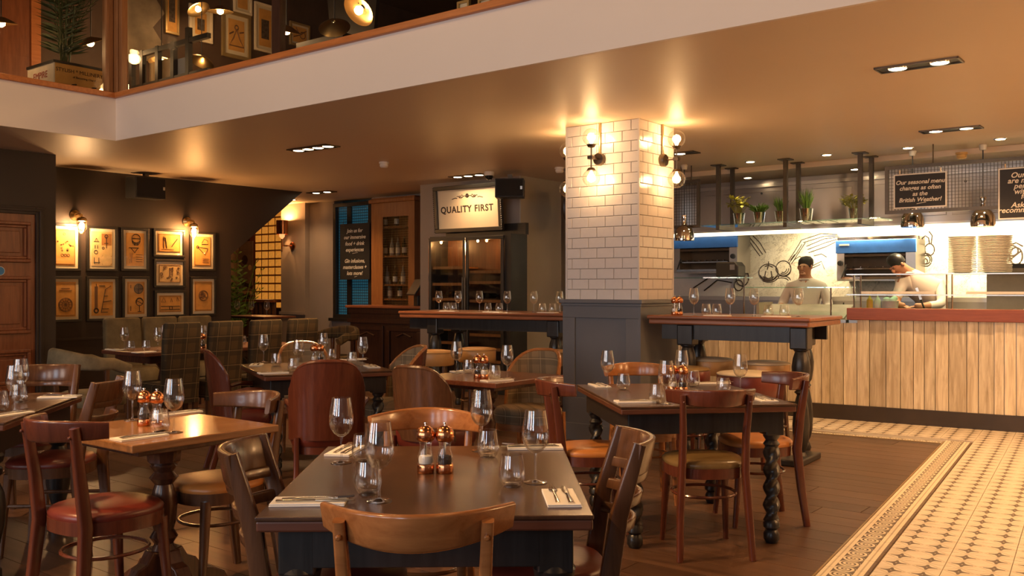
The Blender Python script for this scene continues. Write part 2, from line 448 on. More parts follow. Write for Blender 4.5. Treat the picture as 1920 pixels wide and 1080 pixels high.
bm2 = mesh('border_tile', MB().box(-.05, .05, -.0995, .0995, -.004, .005, .99), 0); bm2.materials.append(border_m)
for j in range(21):
    obj('border_tile', bm2, None, tfloor, (.85 - .2*j, -1.03, 0), (0, 0, R(90)))
obj('brass_edge', MB().box(.938, .948, -6.4, -.96, -.01, .006).box(-3.4, .948, -1.09, -1.08, -.01, .006), brass, tfloor, smooth=0)
# ceiling under the gallery, fascia, upper roof
ceil = sbox('ceiling', ceiling_m, 0, 13, 0, 8.5, CEIL, 3.2, 'warm white ceiling under the gallery')
sbox('ceiling_side', ceiling_m, -6.5, 0, BACKV, 8.5, CEIL, 3.2, 'warm white ceiling beside the stair wall')
sbox('trim_kitchen', ceiling_m, 1.6, 13, 5.74, 8.5, CEIL-.06, CEIL, 'shallow ceiling step over the kitchen')
sbox('ceiling_upper', wall_far, -6.5, 13, BACKV, 8.5, 6.1, 6.3, 'dark ceiling above the gallery')
struct('wall_fascia', MB().box(-.005, 13, -.03, 0, CEIL-.001, 3.235).box(0, .03, BACKV, -.03, CEIL-.001, 3.235), fascia_m, 'white plastered edge of the gallery floor', F3, TH, smooth=0)
struct('trim_1', MB().box(.065, 13, -.065, .05, 3.235, 3.287), trim_orange, 'orange wooden rail along the long gallery edge', F3, TH, smooth=0, bevel=.006)
struct('trim_2', MB().box(-.05, .065, BACKV, -.002, 3.235, 3.287), trim_orange, 'orange wooden rail along the short gallery edge', F3, TH, smooth=0, bevel=.006)
# walls
sbox('wall_left', wall_dark, UDOOR-.6, UDOOR, BACKV, .084, 0, CEIL, 'dark umber wall around the panelled door')
vo = vof(433, UPIC); zo = onU(433, 478, UPIC).z; vt = vof(567, UPIC)
struct('wall_pictures', MB().prism([(.0, 0), (vo, 0), (vo, zo), (vt, CEIL), (.0, CEIL)], 0, .14).box(.084, vo, -.012, 0, .72, .75).box(.084, vo, -.02, 0, 0, .14), wall_dark, 'dark umber wall hung with framed prints', W(UPIC, 0), RU, smooth=0)
u572, u527 = uof(572, 5.5), uof(527, 5.5)
struct('wall_back', MB().box(u572-.02, uof(626, VWIN), VWIN, VWIN+.2, 0, CEIL).box(uof(626, VWIN), uof(790, VCOL)+.3, VWIN, VWIN+.2, 0, .86).box(uof(697, VWIN), uof(790, VCOL)+.3, VWIN, VWIN+.2, .86, CEIL), wall_taupe, 'taupe wall behind the dark bar', F3, TH, smooth=0)
struct('trim_pier', MB().box(u527, u572, 5.5, 6.4, 0, CEIL).box(u527-.02, u572+.02, 5.47, 5.5, .90, .95).box(u527-.01, u572+.01, 5.485, 5.5, 0, .12), wall_taupe, 'taupe pier carrying the copper wall lamp', F3, TH, smooth=0)
u788, u974 = uof(788, VCOL), uof(974, VCOL)
v1050 = vof(1050, u974)
struct('wall_fridge', MB().box(u788, u974, VCOL, v1050, 0, CEIL).box(u788-.008, u974+.008, VCOL-.015, VCOL, 0, .1), wall_taupe, 'taupe wall block behind the wine cooler', F3, TH, smooth=0)
struct('wall_side', MB().box(u974, u974+.02, VCOL, v1050, .0, CEIL), wall_beige, 'beige wall face turning back to the kitchen', F3, TH, smooth=0)
sbox('wall_far', wall_far, -6.5, u788+.1, 6.2, 6.4, 0, CEIL, 'brown far wall below the stairs')
sbox('wall_kitchen', white_tile, -.6, 13, VKIT, VKIT+.2, 0, CEIL, 'kitchen back wall')
sbox('wall_right', street_wall, 10.8, 11.0, BACKV, 8.5, 0, 6.1)
sbox('wall_gallery_left', wall_far, UPIC-.3, UPIC, BACKV, 8.5, 3.2, 6.1, 'dark gallery wall hung with gilt pictures')
sbox('wall_gallery_back', wall_far, UPIC, 12.5, 7.2, 7.4, 3.2, 6.1, 'dark back wall of the gallery')
sbox('wall_far_left', street_wall, -6.7, -6.5, BACKV, 8.5, 0, 6.1)
# street wall with windows, behind the camera
wb = MB(); us = (1.0, 3.7, 6.4, 9.1); prev = -6.5
for uu in us:
    wb.box(prev, uu-.75, BACKV-.15, BACKV, 0, 6.1); wb.box(uu-.75, uu+.75, BACKV-.15, BACKV, 0, .85); wb.box(uu-.75, uu+.75, BACKV-.15, BACKV, 3.75, 6.1); prev = uu+.75
wb.box(prev, 13, BACKV-.15, BACKV, 0, 6.1)
struct('wall_street', wb, street_wall, None, F3, TH, smooth=0)
for k, uu in enumerate(us):
    m = MB().ring(uu-.75, uu+.75, .85, 3.75, .06, BACKV-.12, BACKV-.04)
    for q in (-.25, .25): m.box(uu+q-.02, uu+q+.02, BACKV-.1, BACKV-.06, .9, 3.7)
    m.box(uu-.7, uu+.7, BACKV-.1, BACKV-.06, 2.75, 2.8)
    struct('window_%d' % (k+2), m, black_frame, None, F3, TH, smooth=0)
# window in the back wall with bluish blind
wu0, wu1 = uof(626, VWIN), uof(697, VWIN)
wz0, wz1 = .86, CEIL-.05
win = struct('window_1', MB().ring(wu0, wu1, wz0, wz1, .06, VWIN-.02, VWIN+.1).box(wu0-.06, wu1+.06, VWIN-.07, VWIN+.02, wz0-.05, wz0), black_frame, 'dark framed window with bluish mesh blind behind the chalkboard', F3, TH, smooth=0)
blind = NT('blue_mesh_blind')
_x, _y, _z = blind.xyz(blind.obj((1, 1, 1)))
gx = blind.math('LESS_THAN', blind.math('FRACT', blind.math('MULTIPLY', _x, 22)), .25); gz = blind.math('LESS_THAN', blind.math('FRACT', blind.math('MULTIPLY', _z, 22)), .25)
blind.col(blind.mix(blind.math('MAXIMUM', gx, gz), (.02, .10, .15), (.012, .02, .025))); blind.set(.7)
blind.link(blind.mix(blind.math('MAXIMUM', gx, gz), (.03, .20, .30), (.008, .02, .03)), blind.b.inputs['Emission Color']); blind.b.inputs['Emission Strength'].default_value = .25
obj('blind', MB().box(wu0+.06, wu1-.06, VWIN+.06, VWIN+.07, wz0+.06, wz1-.06), blind.m, win, smooth=0)
obj('mullion', MB().box((wu0*.62+wu1*.38)-.05, (wu0*.62+wu1*.38)+.05, VWIN+.02, VWIN+.05, wz0, wz1), black_frame, win, smooth=0)
obj('pane', MB().box(wu0+.05, wu1-.05, VWIN+.0, VWIN+.006, wz0+.05, wz1-.05), pane_glass, win, smooth=0)
# glass block panel + its wooden edge in the far wall
gb0, gb1 = uof(483, 6.2), uof(533, 6.2)
gbt = thing('glass_block_panel', 'glowing amber glass block panel beside the pier', 'glass blocks', W(gb0, 6.2, 0), RV)
wd = gb1 - gb0; nx, nz = 4, 13; z0b = .98; pw = wd/nx
obj('mortar', MB().box(0, wd, -.05, 0, z0b, z0b+nz*.155), plain('block_mortar', (.20, .09, .02), .8), gbt, smooth=0)
gm = mesh('glass_block', MB().box(-pw/2+.02, pw/2-.02, -.014, 0, -.062, .062).box(-pw/2+.04, pw/2-.04, -.02, -.014, -.042, .042), 0); gm.materials.append(yellow_block)
for i in range(nx):
    for j in range(nz): obj('glass_block', gm, None, gbt, (pw*(i+.5), -.05, z0b+.155*(j+.5)))
obj('wooden_edge', MB().box(-.16, 0, -.06, 0, .9, CEIL-.1), door_wood, gbt, smooth=0)
lamp('glass_block_light', 'AREA', W((gb0+gb1)/2, 6.05, 1.8), 4, WARM2, .5, (R(90), 0, TH+R(180)), None, None, 1.4)
# ------------------------------------------------------------------ tiled pillar
pc = at(1198, 540, 8.0); PU, PV = UV(pc.x, pc.y); PW, PD = .76, .62
ZT = 1.255
pil = struct('trim_pillar', MB().box(PU-PW+.012, PU-.012, PV+.012, PV+PD-.012, ZT-.05, CEIL), grout_m, 'square pillar faced with white glazed brick tiles', F3, TH, smooth=0)
rows = 17; ph = (CEIL - ZT)/rows; pwid = .176
tcache = {}
def tile_me(w, side):
    key = (round(w, 3), side)
    if key not in tcache:
        g, d, b = .0022, .013, .003
        if side == 'v': m = MB().loft([[(g, 0, g), (w-g, 0, g), (w-g, 0, ph-g), (g, 0, ph-g)], [(g, -d+b, g), (w-g, -d+b, g), (w-g, -d+b, ph-g), (g, -d+b, ph-g)], [(g+b, -d, g+b), (w-g-b, -d, g+b), (w-g-b, -d, ph-g-b), (g+b, -d, ph-g-b)]])
        else: m = MB().loft([[(0, g, g), (0, w-g, g), (0, w-g, ph-g), (0, g, ph-g)], [(d-b, g, g), (d-b, w-g, g), (d-b, w-g, ph-g), (d-b, g, ph-g)], [(d, g+b, g+b), (d, w-g-b, g+b), (d, w-g-b, ph-g-b), (d, g+b, ph-g-b)]])
        me = mesh('brick_tile', m, 0); me.materials.append(white_tile); tcache[key] = me
    return tcache[key]
for r in range(rows):
    z = ZT + r*ph
    for side, length in (('v', PW-.02), ('u', PD-.02), ('w', PW-.02)):
        x = 0; first = pwid*(.32 if r % 2 else .82)
        w = first
        while x < length - .012:
            w = min(w, length - x)
            if side == 'v': obj('brick_tile', tile_me(w, 'v'), None, pil, (PU-PW+.01+x, PV+.012, z), (R(random.uniform(-.35, .35)), 0, R(random.uniform(-.25, .25))))
            elif side == 'u': obj('brick_tile', tile_me(w, 'u'), None, pil, (PU-.012, PV+.01+x, z), (0, R(random.uniform(-.35, .35)), R(random.uniform(-.25, .25))))
            x += w; w = pwid
obj('corner_trim', MB().box(PU-.012, PU+.003, PV-.003, PV+.012, ZT, CEIL), white_tile, pil, smooth=0)
obj('corner_trim', MB().box(PU-PW-.003, PU-PW+.012, PV-.003, PV+.012, ZT, CEIL), white_tile, pil, smooth=0)
obj('corner_trim', MB().box(PU-.012, PU+.003, PV+PD-.012, PV+PD+.003, ZT, CEIL), white_tile, pil, smooth=0)
base = struct('trim_pillar_base', MB().box(PU-PW-.01, PU+.02, PV-.02, PV+PD+.02, 0, ZT-.03), grey_paint, 'grey panelled wooden base of the tiled pillar', F3, TH, smooth=0)
def frame_panel(m, x0, x1, z0, z1, w, d, y): m.ring(x0, x1, z0, z1, w, y-d, y)
m = MB(); m.ring(PU-PW-.01, PU+.02, .0, ZT-.03, .13, PV-.04, PV-.02); m.box(PU-PW-.01, PU+.02, PV-.04, PV-.02, .13, .38)
obj('front_panelling', m, grey_paint, base, smooth=0, bevel=.004)
obj('side_panelling', MB().box(PU+.02, PU+.04, PV-.04, PV+PD+.02, 0, ZT-.03), grey_paint, base, smooth=0)
obj('cap_moulding', MB().box(PU-PW-.035, PU+.065, PV-.065, PV+PD+.04, ZT-.03, ZT+.005).box(PU-PW-.02, PU+.05, PV-.05, PV+PD+.03, ZT-.055, ZT-.03), grey_paint, base, smooth=0, bevel=.005)
obj('skirting', MB().box(PU-PW-.02, PU+.055, PV-.055, PV+PD+.03, 0, .15), grey_paint, base, smooth=0)
# ------------------------------------------------------------------ tables
def arc(hw, sag, y, n=13, z=0):
    """arc in plan: middle at y, ends at y + sag"""
    return [(-hw + 2*hw*k/(n-1), y + sag*(abs(-1 + 2*k/(n-1))**2), z) for k in range(n)]
BULB = [(.05, 0), (.05, .05), (.036, .06), (.03, .075), (.045, .10), (.030, .125), (.042, .16), (.062, .24), (.068, .32), (.060, .38), (.040, .43), (.032, .445), (.052, .465), (.052, .49), (.034, .505), (.055, .52), (.060, .545), (.05, .56)]
def leg_mesh_bulb(top):
    m = MB(); s = top/.56
    m.lathe([(r, z*s) for r, z in BULB], 18); return m
def leg_mesh_twist(top, r=.036):
    m = MB(); n = 46; loops = []
    z0, z1 = .12, top - .08
    for i in range(n):
        z = z0 + (z1 - z0)*i/(n-1); a = i*.30
        loops.append([(r*(1 + .26*math.cos(2*(t-a)))*math.cos(t), r*(1 + .26*math.cos(2*(t-a)))*math.sin(t), z) for t in [2*math.pi*k/16 for k in range(16)]])
    m.loft(loops)
    m.lathe([(.03, 0), (.042, .02), (.042, .05), (.03, .07), (.044, .085), (.044, .105), (.03, .125)], 14)
    m.lathe([(.03, z1-.01), (.044, z1+.01), (.03, z1+.03), (.044, z1+.05), (.044, top)], 14)
    return m
def black_table(label, loc, rz, w, d, leg, h=.75, top=None):
    t = thing('dining_table', label, 'table', (*loc, 0), rz)
    obj('table_top', MB().box(-w/2, w/2, -d/2, d/2, h-.012, h), top or dark_top, t, smooth=0, bevel=.003)
    obj('top_edge', MB().box(-w/2+.002, w/2-.002, -d/2+.002, d/2-.002, h-.042, h-.012), edge_top, t, smooth=0, bevel=.006)
    x, y = w/2-.05, d/2-.05; za = h-.042; zb = za-.11
    for s in (-1, 1):
        obj('apron', MB().box(-x+.09, x-.09, s*(y-.012)-.012, s*(y-.012)+.012, zb, za), black_paint, t, smooth=0, bevel=.003)
        obj('apron', MB().box(s*(x-.012)-.012, s*(x-.012)+.012, -y+.09, y-.09, zb, za), black_paint, t, smooth=0, bevel=.003)
    lm = None
    for sx in (-1, 1):
        for sy in (-1, 1):
            o = obj('leg', lm or (leg_mesh_bulb(zb+.0) if leg == 'bulb' else leg_mesh_twist(zb)), black_paint, t, (sx*(x-.05), sy*(y-.05), 0)); lm = o.data
            obj('leg_block', MB().box(-.05, .05, -.05, .05, zb-.02, za), black_paint, o, smooth=0, bevel=.006)
    return t
def pedestal_table(label, loc, rz, s, h=.75, topm=None):
    t = thing('pedestal_table', label, 'table', (*loc, 0), rz)
    obj('table_top', MB().box(-s/2, s/2, -s/2, s/2, h-.032, h), topm or oak_top, t, smooth=0, bevel=.005)
    obj('under_frame', MB().box(-s/2+.06, s/2-.06, -s/2+.06, s/2-.06, h-.06, h-.032), ped_wood, t, smooth=0, bevel=.004)
    obj('capital', MB().lathe([(.045, h-.17), (.07, h-.15), (.075, h-.10), (.11, h-.06)], 8), ped_wood, t)
    obj('column', MB().lathe([(.045, .16), (.06, .2), (.04, .24), (.06, .27), (.042, .3), (.052, .34), (.058, .42), (.045, .48), (.038, .5), (.062, .53), (.04, .555), (.058, .58), (.045, .6)], 18), ped_wood, t)
    pts = [(.03, .21), (.07, .22), (.10, .17), (.14, .155), (.18, .10), (.23, .09), (.29, .055), (.31, .02), (.31, 0), (.22, 0), (.18, .035), (.11, .06), (.03, .08)]
    fm = None
    for k in range(4):
        o = obj('foot', fm or MB().prism(pts, -.035, .035), ped_wood, t, (0, 0, 0), (0, 0, R(90*k)), smooth=25, bevel=.006); fm = o.data
    return t
# ------------------------------------------------------------------ chairs (sitter looks along +y)
def seat_parts(t, wm, lm, z=.46, hw=.205, hd=.205, e=2.6):
    obj('seat_rail', MB().loft([superel(hw, hd, e, 28, z-.06, .06), superel(hw, hd, e, 28, z-.008, .06)]), wm, t, smooth=50)
    obj('seat_pad', MB().loft([superel(hw-.004, hd-.004, e, 28, z-.008, .06), superel(hw, hd, e, 28, z+.008, .06), superel(hw*.93, hd*.93, e, 28, z+.024, .06), superel(hw*.7, hd*.7, e, 28, z+.033, .06), superel(hw*.3, hd*.3, 2, 28, z+.037, 0)]), lm, t, smooth=60)
def bent_chair(wm, lm, z=.86):
    def make():
        t = thing('bentwood_chair', '', 'chair')
        seat_parts(t, wm, lm)
        for s in (-1, 1):
            # rear leg and back post in one sweep
            pts = [(s*.185, -.235, 0), (s*.175, -.205, .22), (s*.162, -.185, .44), (s*.160, -.205, .62), (s*.170, -.236, z-.030)]
            obj('back_post', MB().sweep(pts, lambda i: rrect(*((.030, .036), (.034, .046), (.034, .052), (.032, .046), (.028, .034))[i], .25, 2), (1, 0, 0)), wm, t, smooth=50)
            obj('peg', MB().lathe([(.007, 0), (.007, .006), (.004, .009)], 8), wm, t, (s*.168, -.252, z-.065), (R(98), 0, 0))
            pts = [(s*.175, .185, 0), (s*.165, .165, .22), (s*.155, .15, .42)]
            obj('front_leg', MB().sweep(pts, lambda i: rrect(*((.026, .026), (.034, .034), (.042, .042))[i], .25, 2), (1, 0, 0)), wm, t, smooth=50)
        pts = arc(.222, .175, -.300, 17, z-.045)
        obj('top_rail', MB().sweep(pts, lambda i: [(a + b*.16, b) for a, b in rrect(.022, .090 - .024*(abs(i-8)/8)**2, .4, 3)]), wm, t, smooth=50)
        obj('seat_stretcher', MB().tube([(x*.9, y*.9, .30) for x, y, _ in superel(.18, .18, 2.2, 20)], .008, 6, True), wm, t)
        return t
    return Proto(make)
def ladder_chair(wm, lm, z=.88):
    def make():
        t = thing('ladder_back_chair', '', 'chair')
        seat_parts(t, wm, lm)
        for s in (-1, 1):
            pts = [(s*.185, -.255, 0), (s*.178, -.205, .25), (s*.175, -.19, .45), (s*.178, -.222, .66), (s*.182, -.285, z)]
            obj('back_post', MB().sweep(pts, lambda i: rrect(*((.030, .036), (.032, .05), (.034, .060), (.034, .056), (.032, .040))[i], .2, 2), (1, 0, 0)), wm, t, smooth=50)
            pts = [(s*.172, .185, 0), (s*.165, .168, .22), (s*.155, .15, .42)]
            obj('front_leg', MB().sweep(pts, lambda i: rrect(*((.026, .026), (.032, .032), (.040, .040))[i], .25, 2), (1, 0, 0)), wm, t, smooth=50)
        obj('top_rail', MB().sweep(arc(.19, .075, -.345, 11, z-.05), lambda i: [(a + b*.2, b) for a, b in rrect(.024, .105, .3, 2)]), wm, t, smooth=50)
        for zz, y in ((.765, -.335), (.69, -.315), (.61, -.293)):
            obj('back_slat', MB().sweep(arc(.18, .088, y, 11, zz), lambda i: [(a + b*.2, b) for a, b in rrect(.017, .036, .35, 2)]), wm, t, smooth=50)
        for s in (-1, 1): obj('side_stretcher', MB().tube([(s*.178, -.2, .26), (s*.165, .165, .26)], .010, 8), wm, t)
        return t
    return Proto(make)
def shell(hw, depth, z0, z1, thick, yback, n=17, rows=7, roundness=.35, lean=.06, rise=0.0):
    """wrapped back shell: returns (outer, inner) meshes"""
    def pt(k, r, off):
        a = -1 + 2*k/(n-1)
        top = z1 - (z1 - z0)*roundness*abs(a)**3.2
        z = z0 + (top - z0)*r/(rows-1)
        ang = a*1.25; x = (hw + off)*math.sin(ang)/math.sin(1.25)
        y = yback - off + depth*(1 - math.cos(ang))/(1 - math.cos(1.25)) - lean*(z - z0)/(z1 - z0)
        return (x, y, z)
    m = MB()
    out = [[pt(k, r, thick) for k in range(n)] for r in range(rows)]; inn = [[pt(k, r, 0) for k in range(n)] for r in range(rows)]
    def grid(g):
        q = MB(); q.add([p for row in g for p in row], [(r*n+k, r*n+k+1, (r+1)*n+k+1, (r+1)*n+k) for r in range(rows-1) for k in range(n-1)]); return q
    rim = [out[0][0]] + [out[r][0] for r in range(1, rows)] + [out[rows-1][k] for k in range(1, n)] + [out[r][n-1] for r in range(rows-2, -1, -1)]
    rim2 = [inn[0][0]] + [inn[r][0] for r in range(1, rows)] + [inn[rows-1][k] for k in range(1, n)] + [inn[r][n-1] for r in range(rows-2, -1, -1)]
    edge = [tuple((a+b)/2 for a, b in zip(p, q)) for p, q in zip(rim, rim2)]
    return grid(out), grid(inn), edge
def club_chair(outm, inm, edgem, legm, seatm, z=.9, arms=True, hw=.215, name='club_chair', depth=.12, z0=.40):
    def make():
        t = thing(name, '', 'chair')
        o, i, e = shell(hw, depth, z0, z, .022, -.22)
        obj('back_panel', o, outm, t, smooth=60); obj('back_cushion', i, inm, t, smooth=60)
        obj('back_edge', MB().tube(e, .015, 8), edgem, t)
        obj('seat_pad', MB().loft([superel(.225, .22, 3, 28, .36), superel(.235, .23, 3, 28, .39), superel(.235, .23, 3, 28, .45), superel(.21, .205, 3, 28, .475), superel(.1, .1, 3, 28, .482)]), seatm, t, smooth=60)
        obj('seat_frame', MB().loft([superel(.222, .217, 3, 28, .31), superel(.222, .217, 3, 28, .36)]), legm, t, smooth=60)
        for s in (-1, 1):
            obj('back_leg', MB().sweep([(s*.20, -.27, 0), (s*.19, -.21, .2), (s*.19, -.2, .42)], lambda k: rrect(.034, .04, .2, 2), (1, 0, 0)), legm, t, smooth=50)
            obj('front_leg', MB().sweep([(s*.20, .2, 0), (s*.195, .19, .32)], lambda k: rrect(.028+.012*k, .028+.012*k, .2, 2), (1, 0, 0)), legm, t, smooth=50)
            if arms:
                obj('armrest', MB().tube([(s*.215, -.13, .60), (s*.25, -.02, .625), (s*.262, .08, .62), (s*.25, .15, .585), (s*.23, .17, .48), (s*.215, .17, .40)], [.014, .019, .02, .017, .014, .014], 8), legm, t)
        return t
    return Proto(make)
def high_chair(fm, legm, z=1.04, k_=.86):
    def make():
        t = thing('high_back_chair', '', 'chair')
        sec = rrect(.44*k_, .085, .3, 3)
        loops = [[(x*(1 if k < 4 else .97), y - .20 - .05*k/4, zz) for x, y in sec] for k, zz in enumerate((.28, .45, .65, .85, z-.02))]
        loops.append([(x*.90, y*.6 - .255, z) for x, y in sec])
        obj('backrest', MB().loft(loops), fm, t, smooth=50)
        obj('seat', MB().loft([superel(.225*k_, .215, 5, 28, .30), superel(.228*k_, .218, 5, 28, .33), superel(.228*k_, .218, 5, 28, .44), superel(.2*k_, .19, 5, 28, .475)]), fm, t, smooth=50)
        for sx in (-1, 1):
            for sy in (-1, 1): obj('leg', MB().box(sx*.19*k_-.02, sx*.19*k_+.02, sy*.185-.02-.02*(sy < 0), sy*.185+.02-.02*(sy < 0), 0, .31), legm, t, smooth=0)
        return t
    return Proto(make)
def tub_chair(fm, legm):
    def make():
        t = thing('tub_armchair', '', 'armchair')
        ang = [R(-200 + 220*k/18) for k in range(19)]
        pts = [(.30*math.cos(a), -.02 + .29*math.sin(a), .72 + .05*max(0, -math.sin(a))) for a in ang]
        pts = [(.27, .22, .66)] + pts[::-1] + [(-.27, .22, .66)]
        obj('padded_rail', MB().sweep(pts, lambda i: [(a + b*.1, b) for a, b in rrect(.07, .10 + .07*max(0, math.sin(math.pi*i/20))**2, .45, 3)]), fm, t, smooth=60)
        obj('seat_pad', MB().loft([superel(.26, .25, 3, 28, .36), superel(.272, .262, 3, 28, .40), superel(.265, .255, 3, 28, .45), superel(.2, .2, 3, 28, .475)]), fm, t, smooth=60)
        for sx in (-1, 1):
            obj('front_leg', MB().sweep([(sx*.27, .22, 0), (sx*.27, .215, .63)], lambda k: rrect(.04, .04, .2, 2), (1, 0, 0)), legm, t, smooth=50)
            obj('back_leg', MB().sweep([(sx*.24, -.26, 0), (sx*.21, -.22, .35), (sx*.22, -.24, .70)], lambda k: rrect(.04, .045, .2, 2), (1, 0, 0)), legm, t, smooth=50)
        return t
    return Proto(make)
def stool(seatm, topm, legm, z=.75, r=.19, thick=.13):
    def make():
        t = thing('bar_stool', '', 'stool')
        obj('seat_drum', MB().lathe([(r*.96, z-thick), (r, z-thick+.012), (r, z-.02), (r*.96, z-.004)], 28), seatm, t, smooth=50)
        obj('seat_top', MB().lathe([(r*.97, z-.006), (r*.93, z+.006), (r*.6, z+.014), (.01, z+.017)], 28), topm, t, smooth=60)
        obj('piping', MB().tube([(r*.985*math.cos(2*math.pi*k/28), r*.985*math.sin(2*math.pi*k/28), z-.006) for k in range(28)], .006, 6, True), topm, t)
        for k in range(4):
            a = R(45 + 90*k); obj('leg', MB().tube([(r*.95*math.cos(a), r*.95*math.sin(a), 0), (r*.7*math.cos(a), r*.7*math.sin(a), z-thick)], [.015, .02], 8), legm, t)
        obj('foot_ring', MB().tube([(r*.86*math.cos(2*math.pi*k/24), r*.86*math.sin(2*math.pi*k/24), .24) for k in range(24)], .01, 6, True), legm, t)
        return t
    return Proto(make)
# ------------------------------------------------------------------ table ware
def mk_wine():
    t = thing('wine_glass', '', 'wine glass')
    obj('bowl', MB().lathe([(.004, .092), (.012, .094), (.024, .102), (.035, .117), (.0415, .137), (.0425, .152), (.0405, .178), (.036, .205), (.0325, .228), (.0315, .228), (.0355, .2035), (.0395, .177), (.0413, .152), (.040, .139), (.033, .119), (.022, .105), (.010, .0985), (.002, .0975)], 24, cap=False), glassware, t, smooth=60)
    obj('stem', MB().lathe([(.0055, .008), (.004, .02), (.0036, .05), (.0042, .08), (.006, .093)], 10), glassware, t, smooth=60)
    obj('foot', MB().lathe([(.0365, 0), (.0365, .0025), (.02, .0042), (.006, .009), (.002, .010)], 24), glassware, t, smooth=60)
    return t
def mk_tumbler():
    t = thing('tumbler', '', 'tumbler')
    obj('glass_wall', MB().lathe([(.026, .0), (.035, .012), (.0405, .028), (.041, .04), (.0375, .065), (.0325, .098), (.0315, .098), (.0362, .065), (.0396, .04), (.0385, .029), (.033, .017), (.02, .011), (.002, .0105)], 24, cap=False), glassware, t, smooth=60)
    obj('glass_base', MB().lathe([(.001, .0), (.026, .0), (.0265, .002), (.02, .0095), (.001, .010)], 24, cap=False), glassware, t, smooth=60)
    return t
def mk_mill(fill):
    def make():
        t = thing('pepper_mill' if fill is ink else 'salt_mill', '', 'mill')
        obj('base_ring', MB().lathe([(.027, 0), (.029, .003), (.029, .026), (.027, .030)], 24), copper, t, smooth=40)
        obj('glass_body', MB().lathe([(.026, .030), (.0275, .045), (.025, .062), (.019, .08), (.0195, .094), (.023, .105)], 20, cap=False), glassware, t, smooth=60)
        obj('grains', MB().lathe([(.022, .031), (.0235, .045), (.021, .056)], 14), fill, t, smooth=60)
        obj('spindle', MB().lathe([(.004, .056), (.004, .106)], 8), chrome, t)
        obj('domed_head', MB().lathe([(.023, .104), (.029, .110), (.0315, .122), (.030, .134), (.024, .146), (.012, .154), (.006, .156)], 32, flute=16, fr=.03), copper, t, smooth=60)
        obj('knob', MB().lathe([(.004, .156), (.003, .160), (.0065, .163), (.006, .166)], 10), chrome, t)
        return t
    return Proto(make)
def mk_napkin():
    t = thing('napkin', '', 'napkin')
    obj('folded_layer', MB().box(-.105, .105, -.048, .048, 0, .004), white_cloth, t, smooth=0, bevel=.0015)
    obj('folded_layer', MB().box(-.104, .105, -.046, .048, .0045, .0085), white_cloth, t, smooth=0, bevel=.0015)
    return t
def mk_fork():
    t = thing('fork', '', 'fork')
    m = MB().sweep([(-.10, 0, .001), (-.06, 0, .003), (-.0, 0, .003), (.035, 0, .004)], lambda i: rrect(*((.012, .002), (.010, .003), (.006, .003), (.009, .003))[i], .4, 2))
    obj('handle', m, chrome, t, smooth=60)
    obj('neck', MB().sweep([(.033, 0, .004), (.045, 0, .003), (.06, 0, .003)], lambda i: rrect(*((.009, .003), (.022, .0025), (.024, .0022))[i], .4, 2)), chrome, t, smooth=60)
    for y in (-.0095, -.0032, .0032, .0095):
        obj('tine', MB().tube([(.058, y, .003), (.085, y, .004), (.105, y*.95, .007)], [.0022, .0018, .0010], 5), chrome, t)
    return t
def mk_knife():
    t = thing('knife', '', 'knife')
    obj('handle', MB().sweep([(-.11, 0, .003), (-.06, 0, .0035), (.0, 0, .003)], lambda i: rrect(*((.015, .005), (.013, .006), (.009, .005))[i], .4, 2)), chrome, t, smooth=60)
    obj('blade', MB().sweep([(.0, 0, .003), (.03, .001, .003), (.08, .001, .003), (.11, -.003, .003)], lambda i: rrect(*((.009, .003), (.018, .0018), (.018, .0016), (.004, .0012))[i], .4, 2)), steel, t, smooth=60)
    return t
wine, tumbler, napkin, fork, knife = Proto(mk_wine), Proto(mk_tumbler), Proto(mk_napkin), Proto(mk_fork), Proto(mk_knife)
salt = mk_mill(white_cloth); pepper = mk_mill(ink)
TB = .75
def G2(px, py, h=TB): return G(px, py, h)
def setting(px, py, rz, where, h=TB, cutlery=True, flip=False):
    """napkin lying flat with a fork and a knife on it; px,py is its middle"""
    p = G2(px, py, h) if py else px
    napkin(p, rz, 'folded white napkin ' + where, 'folded napkins')
    if cutlery:
        c, s = math.cos(rz), math.sin(rz); k = -1 if flip else 1
        def off(a, b, z): return (p[0]+a*c-b*s, p[1]+a*s+b*c, p[2]+z)
        fork(off(.02*k, .018, .0085), rz + (math.pi if flip else 0), 'steel fork on the napkin ' + where, 'forks')
        knife(off(.02*k, -.018, .0085), rz + (math.pi if flip else 0), 'steel knife on the napkin ' + where, 'knives')
# ================================================================== placing the furniture
RM = TH
# --- foreground table
black_table('big black table with dark top in the foreground, set for four', (-.245, 3.04), R(1.3), .905, 1.11, 'bulb')
bent_amber = bent_chair(amber_wood, tan_leather); bent_red = bent_chair(red_wood, red_leather); bent_tan = bent_chair(red_wood, tan_leather); bent_olive = bent_chair(red_wood, olive_leather); bent_brown = bent_chair(brown_wood, tan_leather)
lad = ladder_chair(brown_wood, red_leather); 
bent_amber((-.225, 2.36, 0), R(0), 'amber wood chair with curved top rail, nearest of all, back to viewer', 'curved rail chairs')
bent_amber((-.345, 3.60, 0), R(180), 'amber wood curved rail chair at the far side of the foreground table', 'curved rail chairs')
lad((-.53, 2.87, 0), R(-88), 'walnut ladder-back chair at the left side of the foreground table', 'ladder-back chairs')
lad((.10, 3.03, 0), R(92), 'walnut ladder-back chair at the right side of the foreground table', 'ladder-back chairs')
T1 = 'on the foreground table'
for px, py, w in ((640, 868, 'at its far left corner'), (711, 940, 'nearest the viewer, left of the mills'), (903, 845, 'behind the tumblers, right of the mills'), (1004, 905, 'nearest the right edge')):
    wine(G2(px, py), 0, 'tall wine glass ' + T1 + ' ' + w, 'wine glasses')
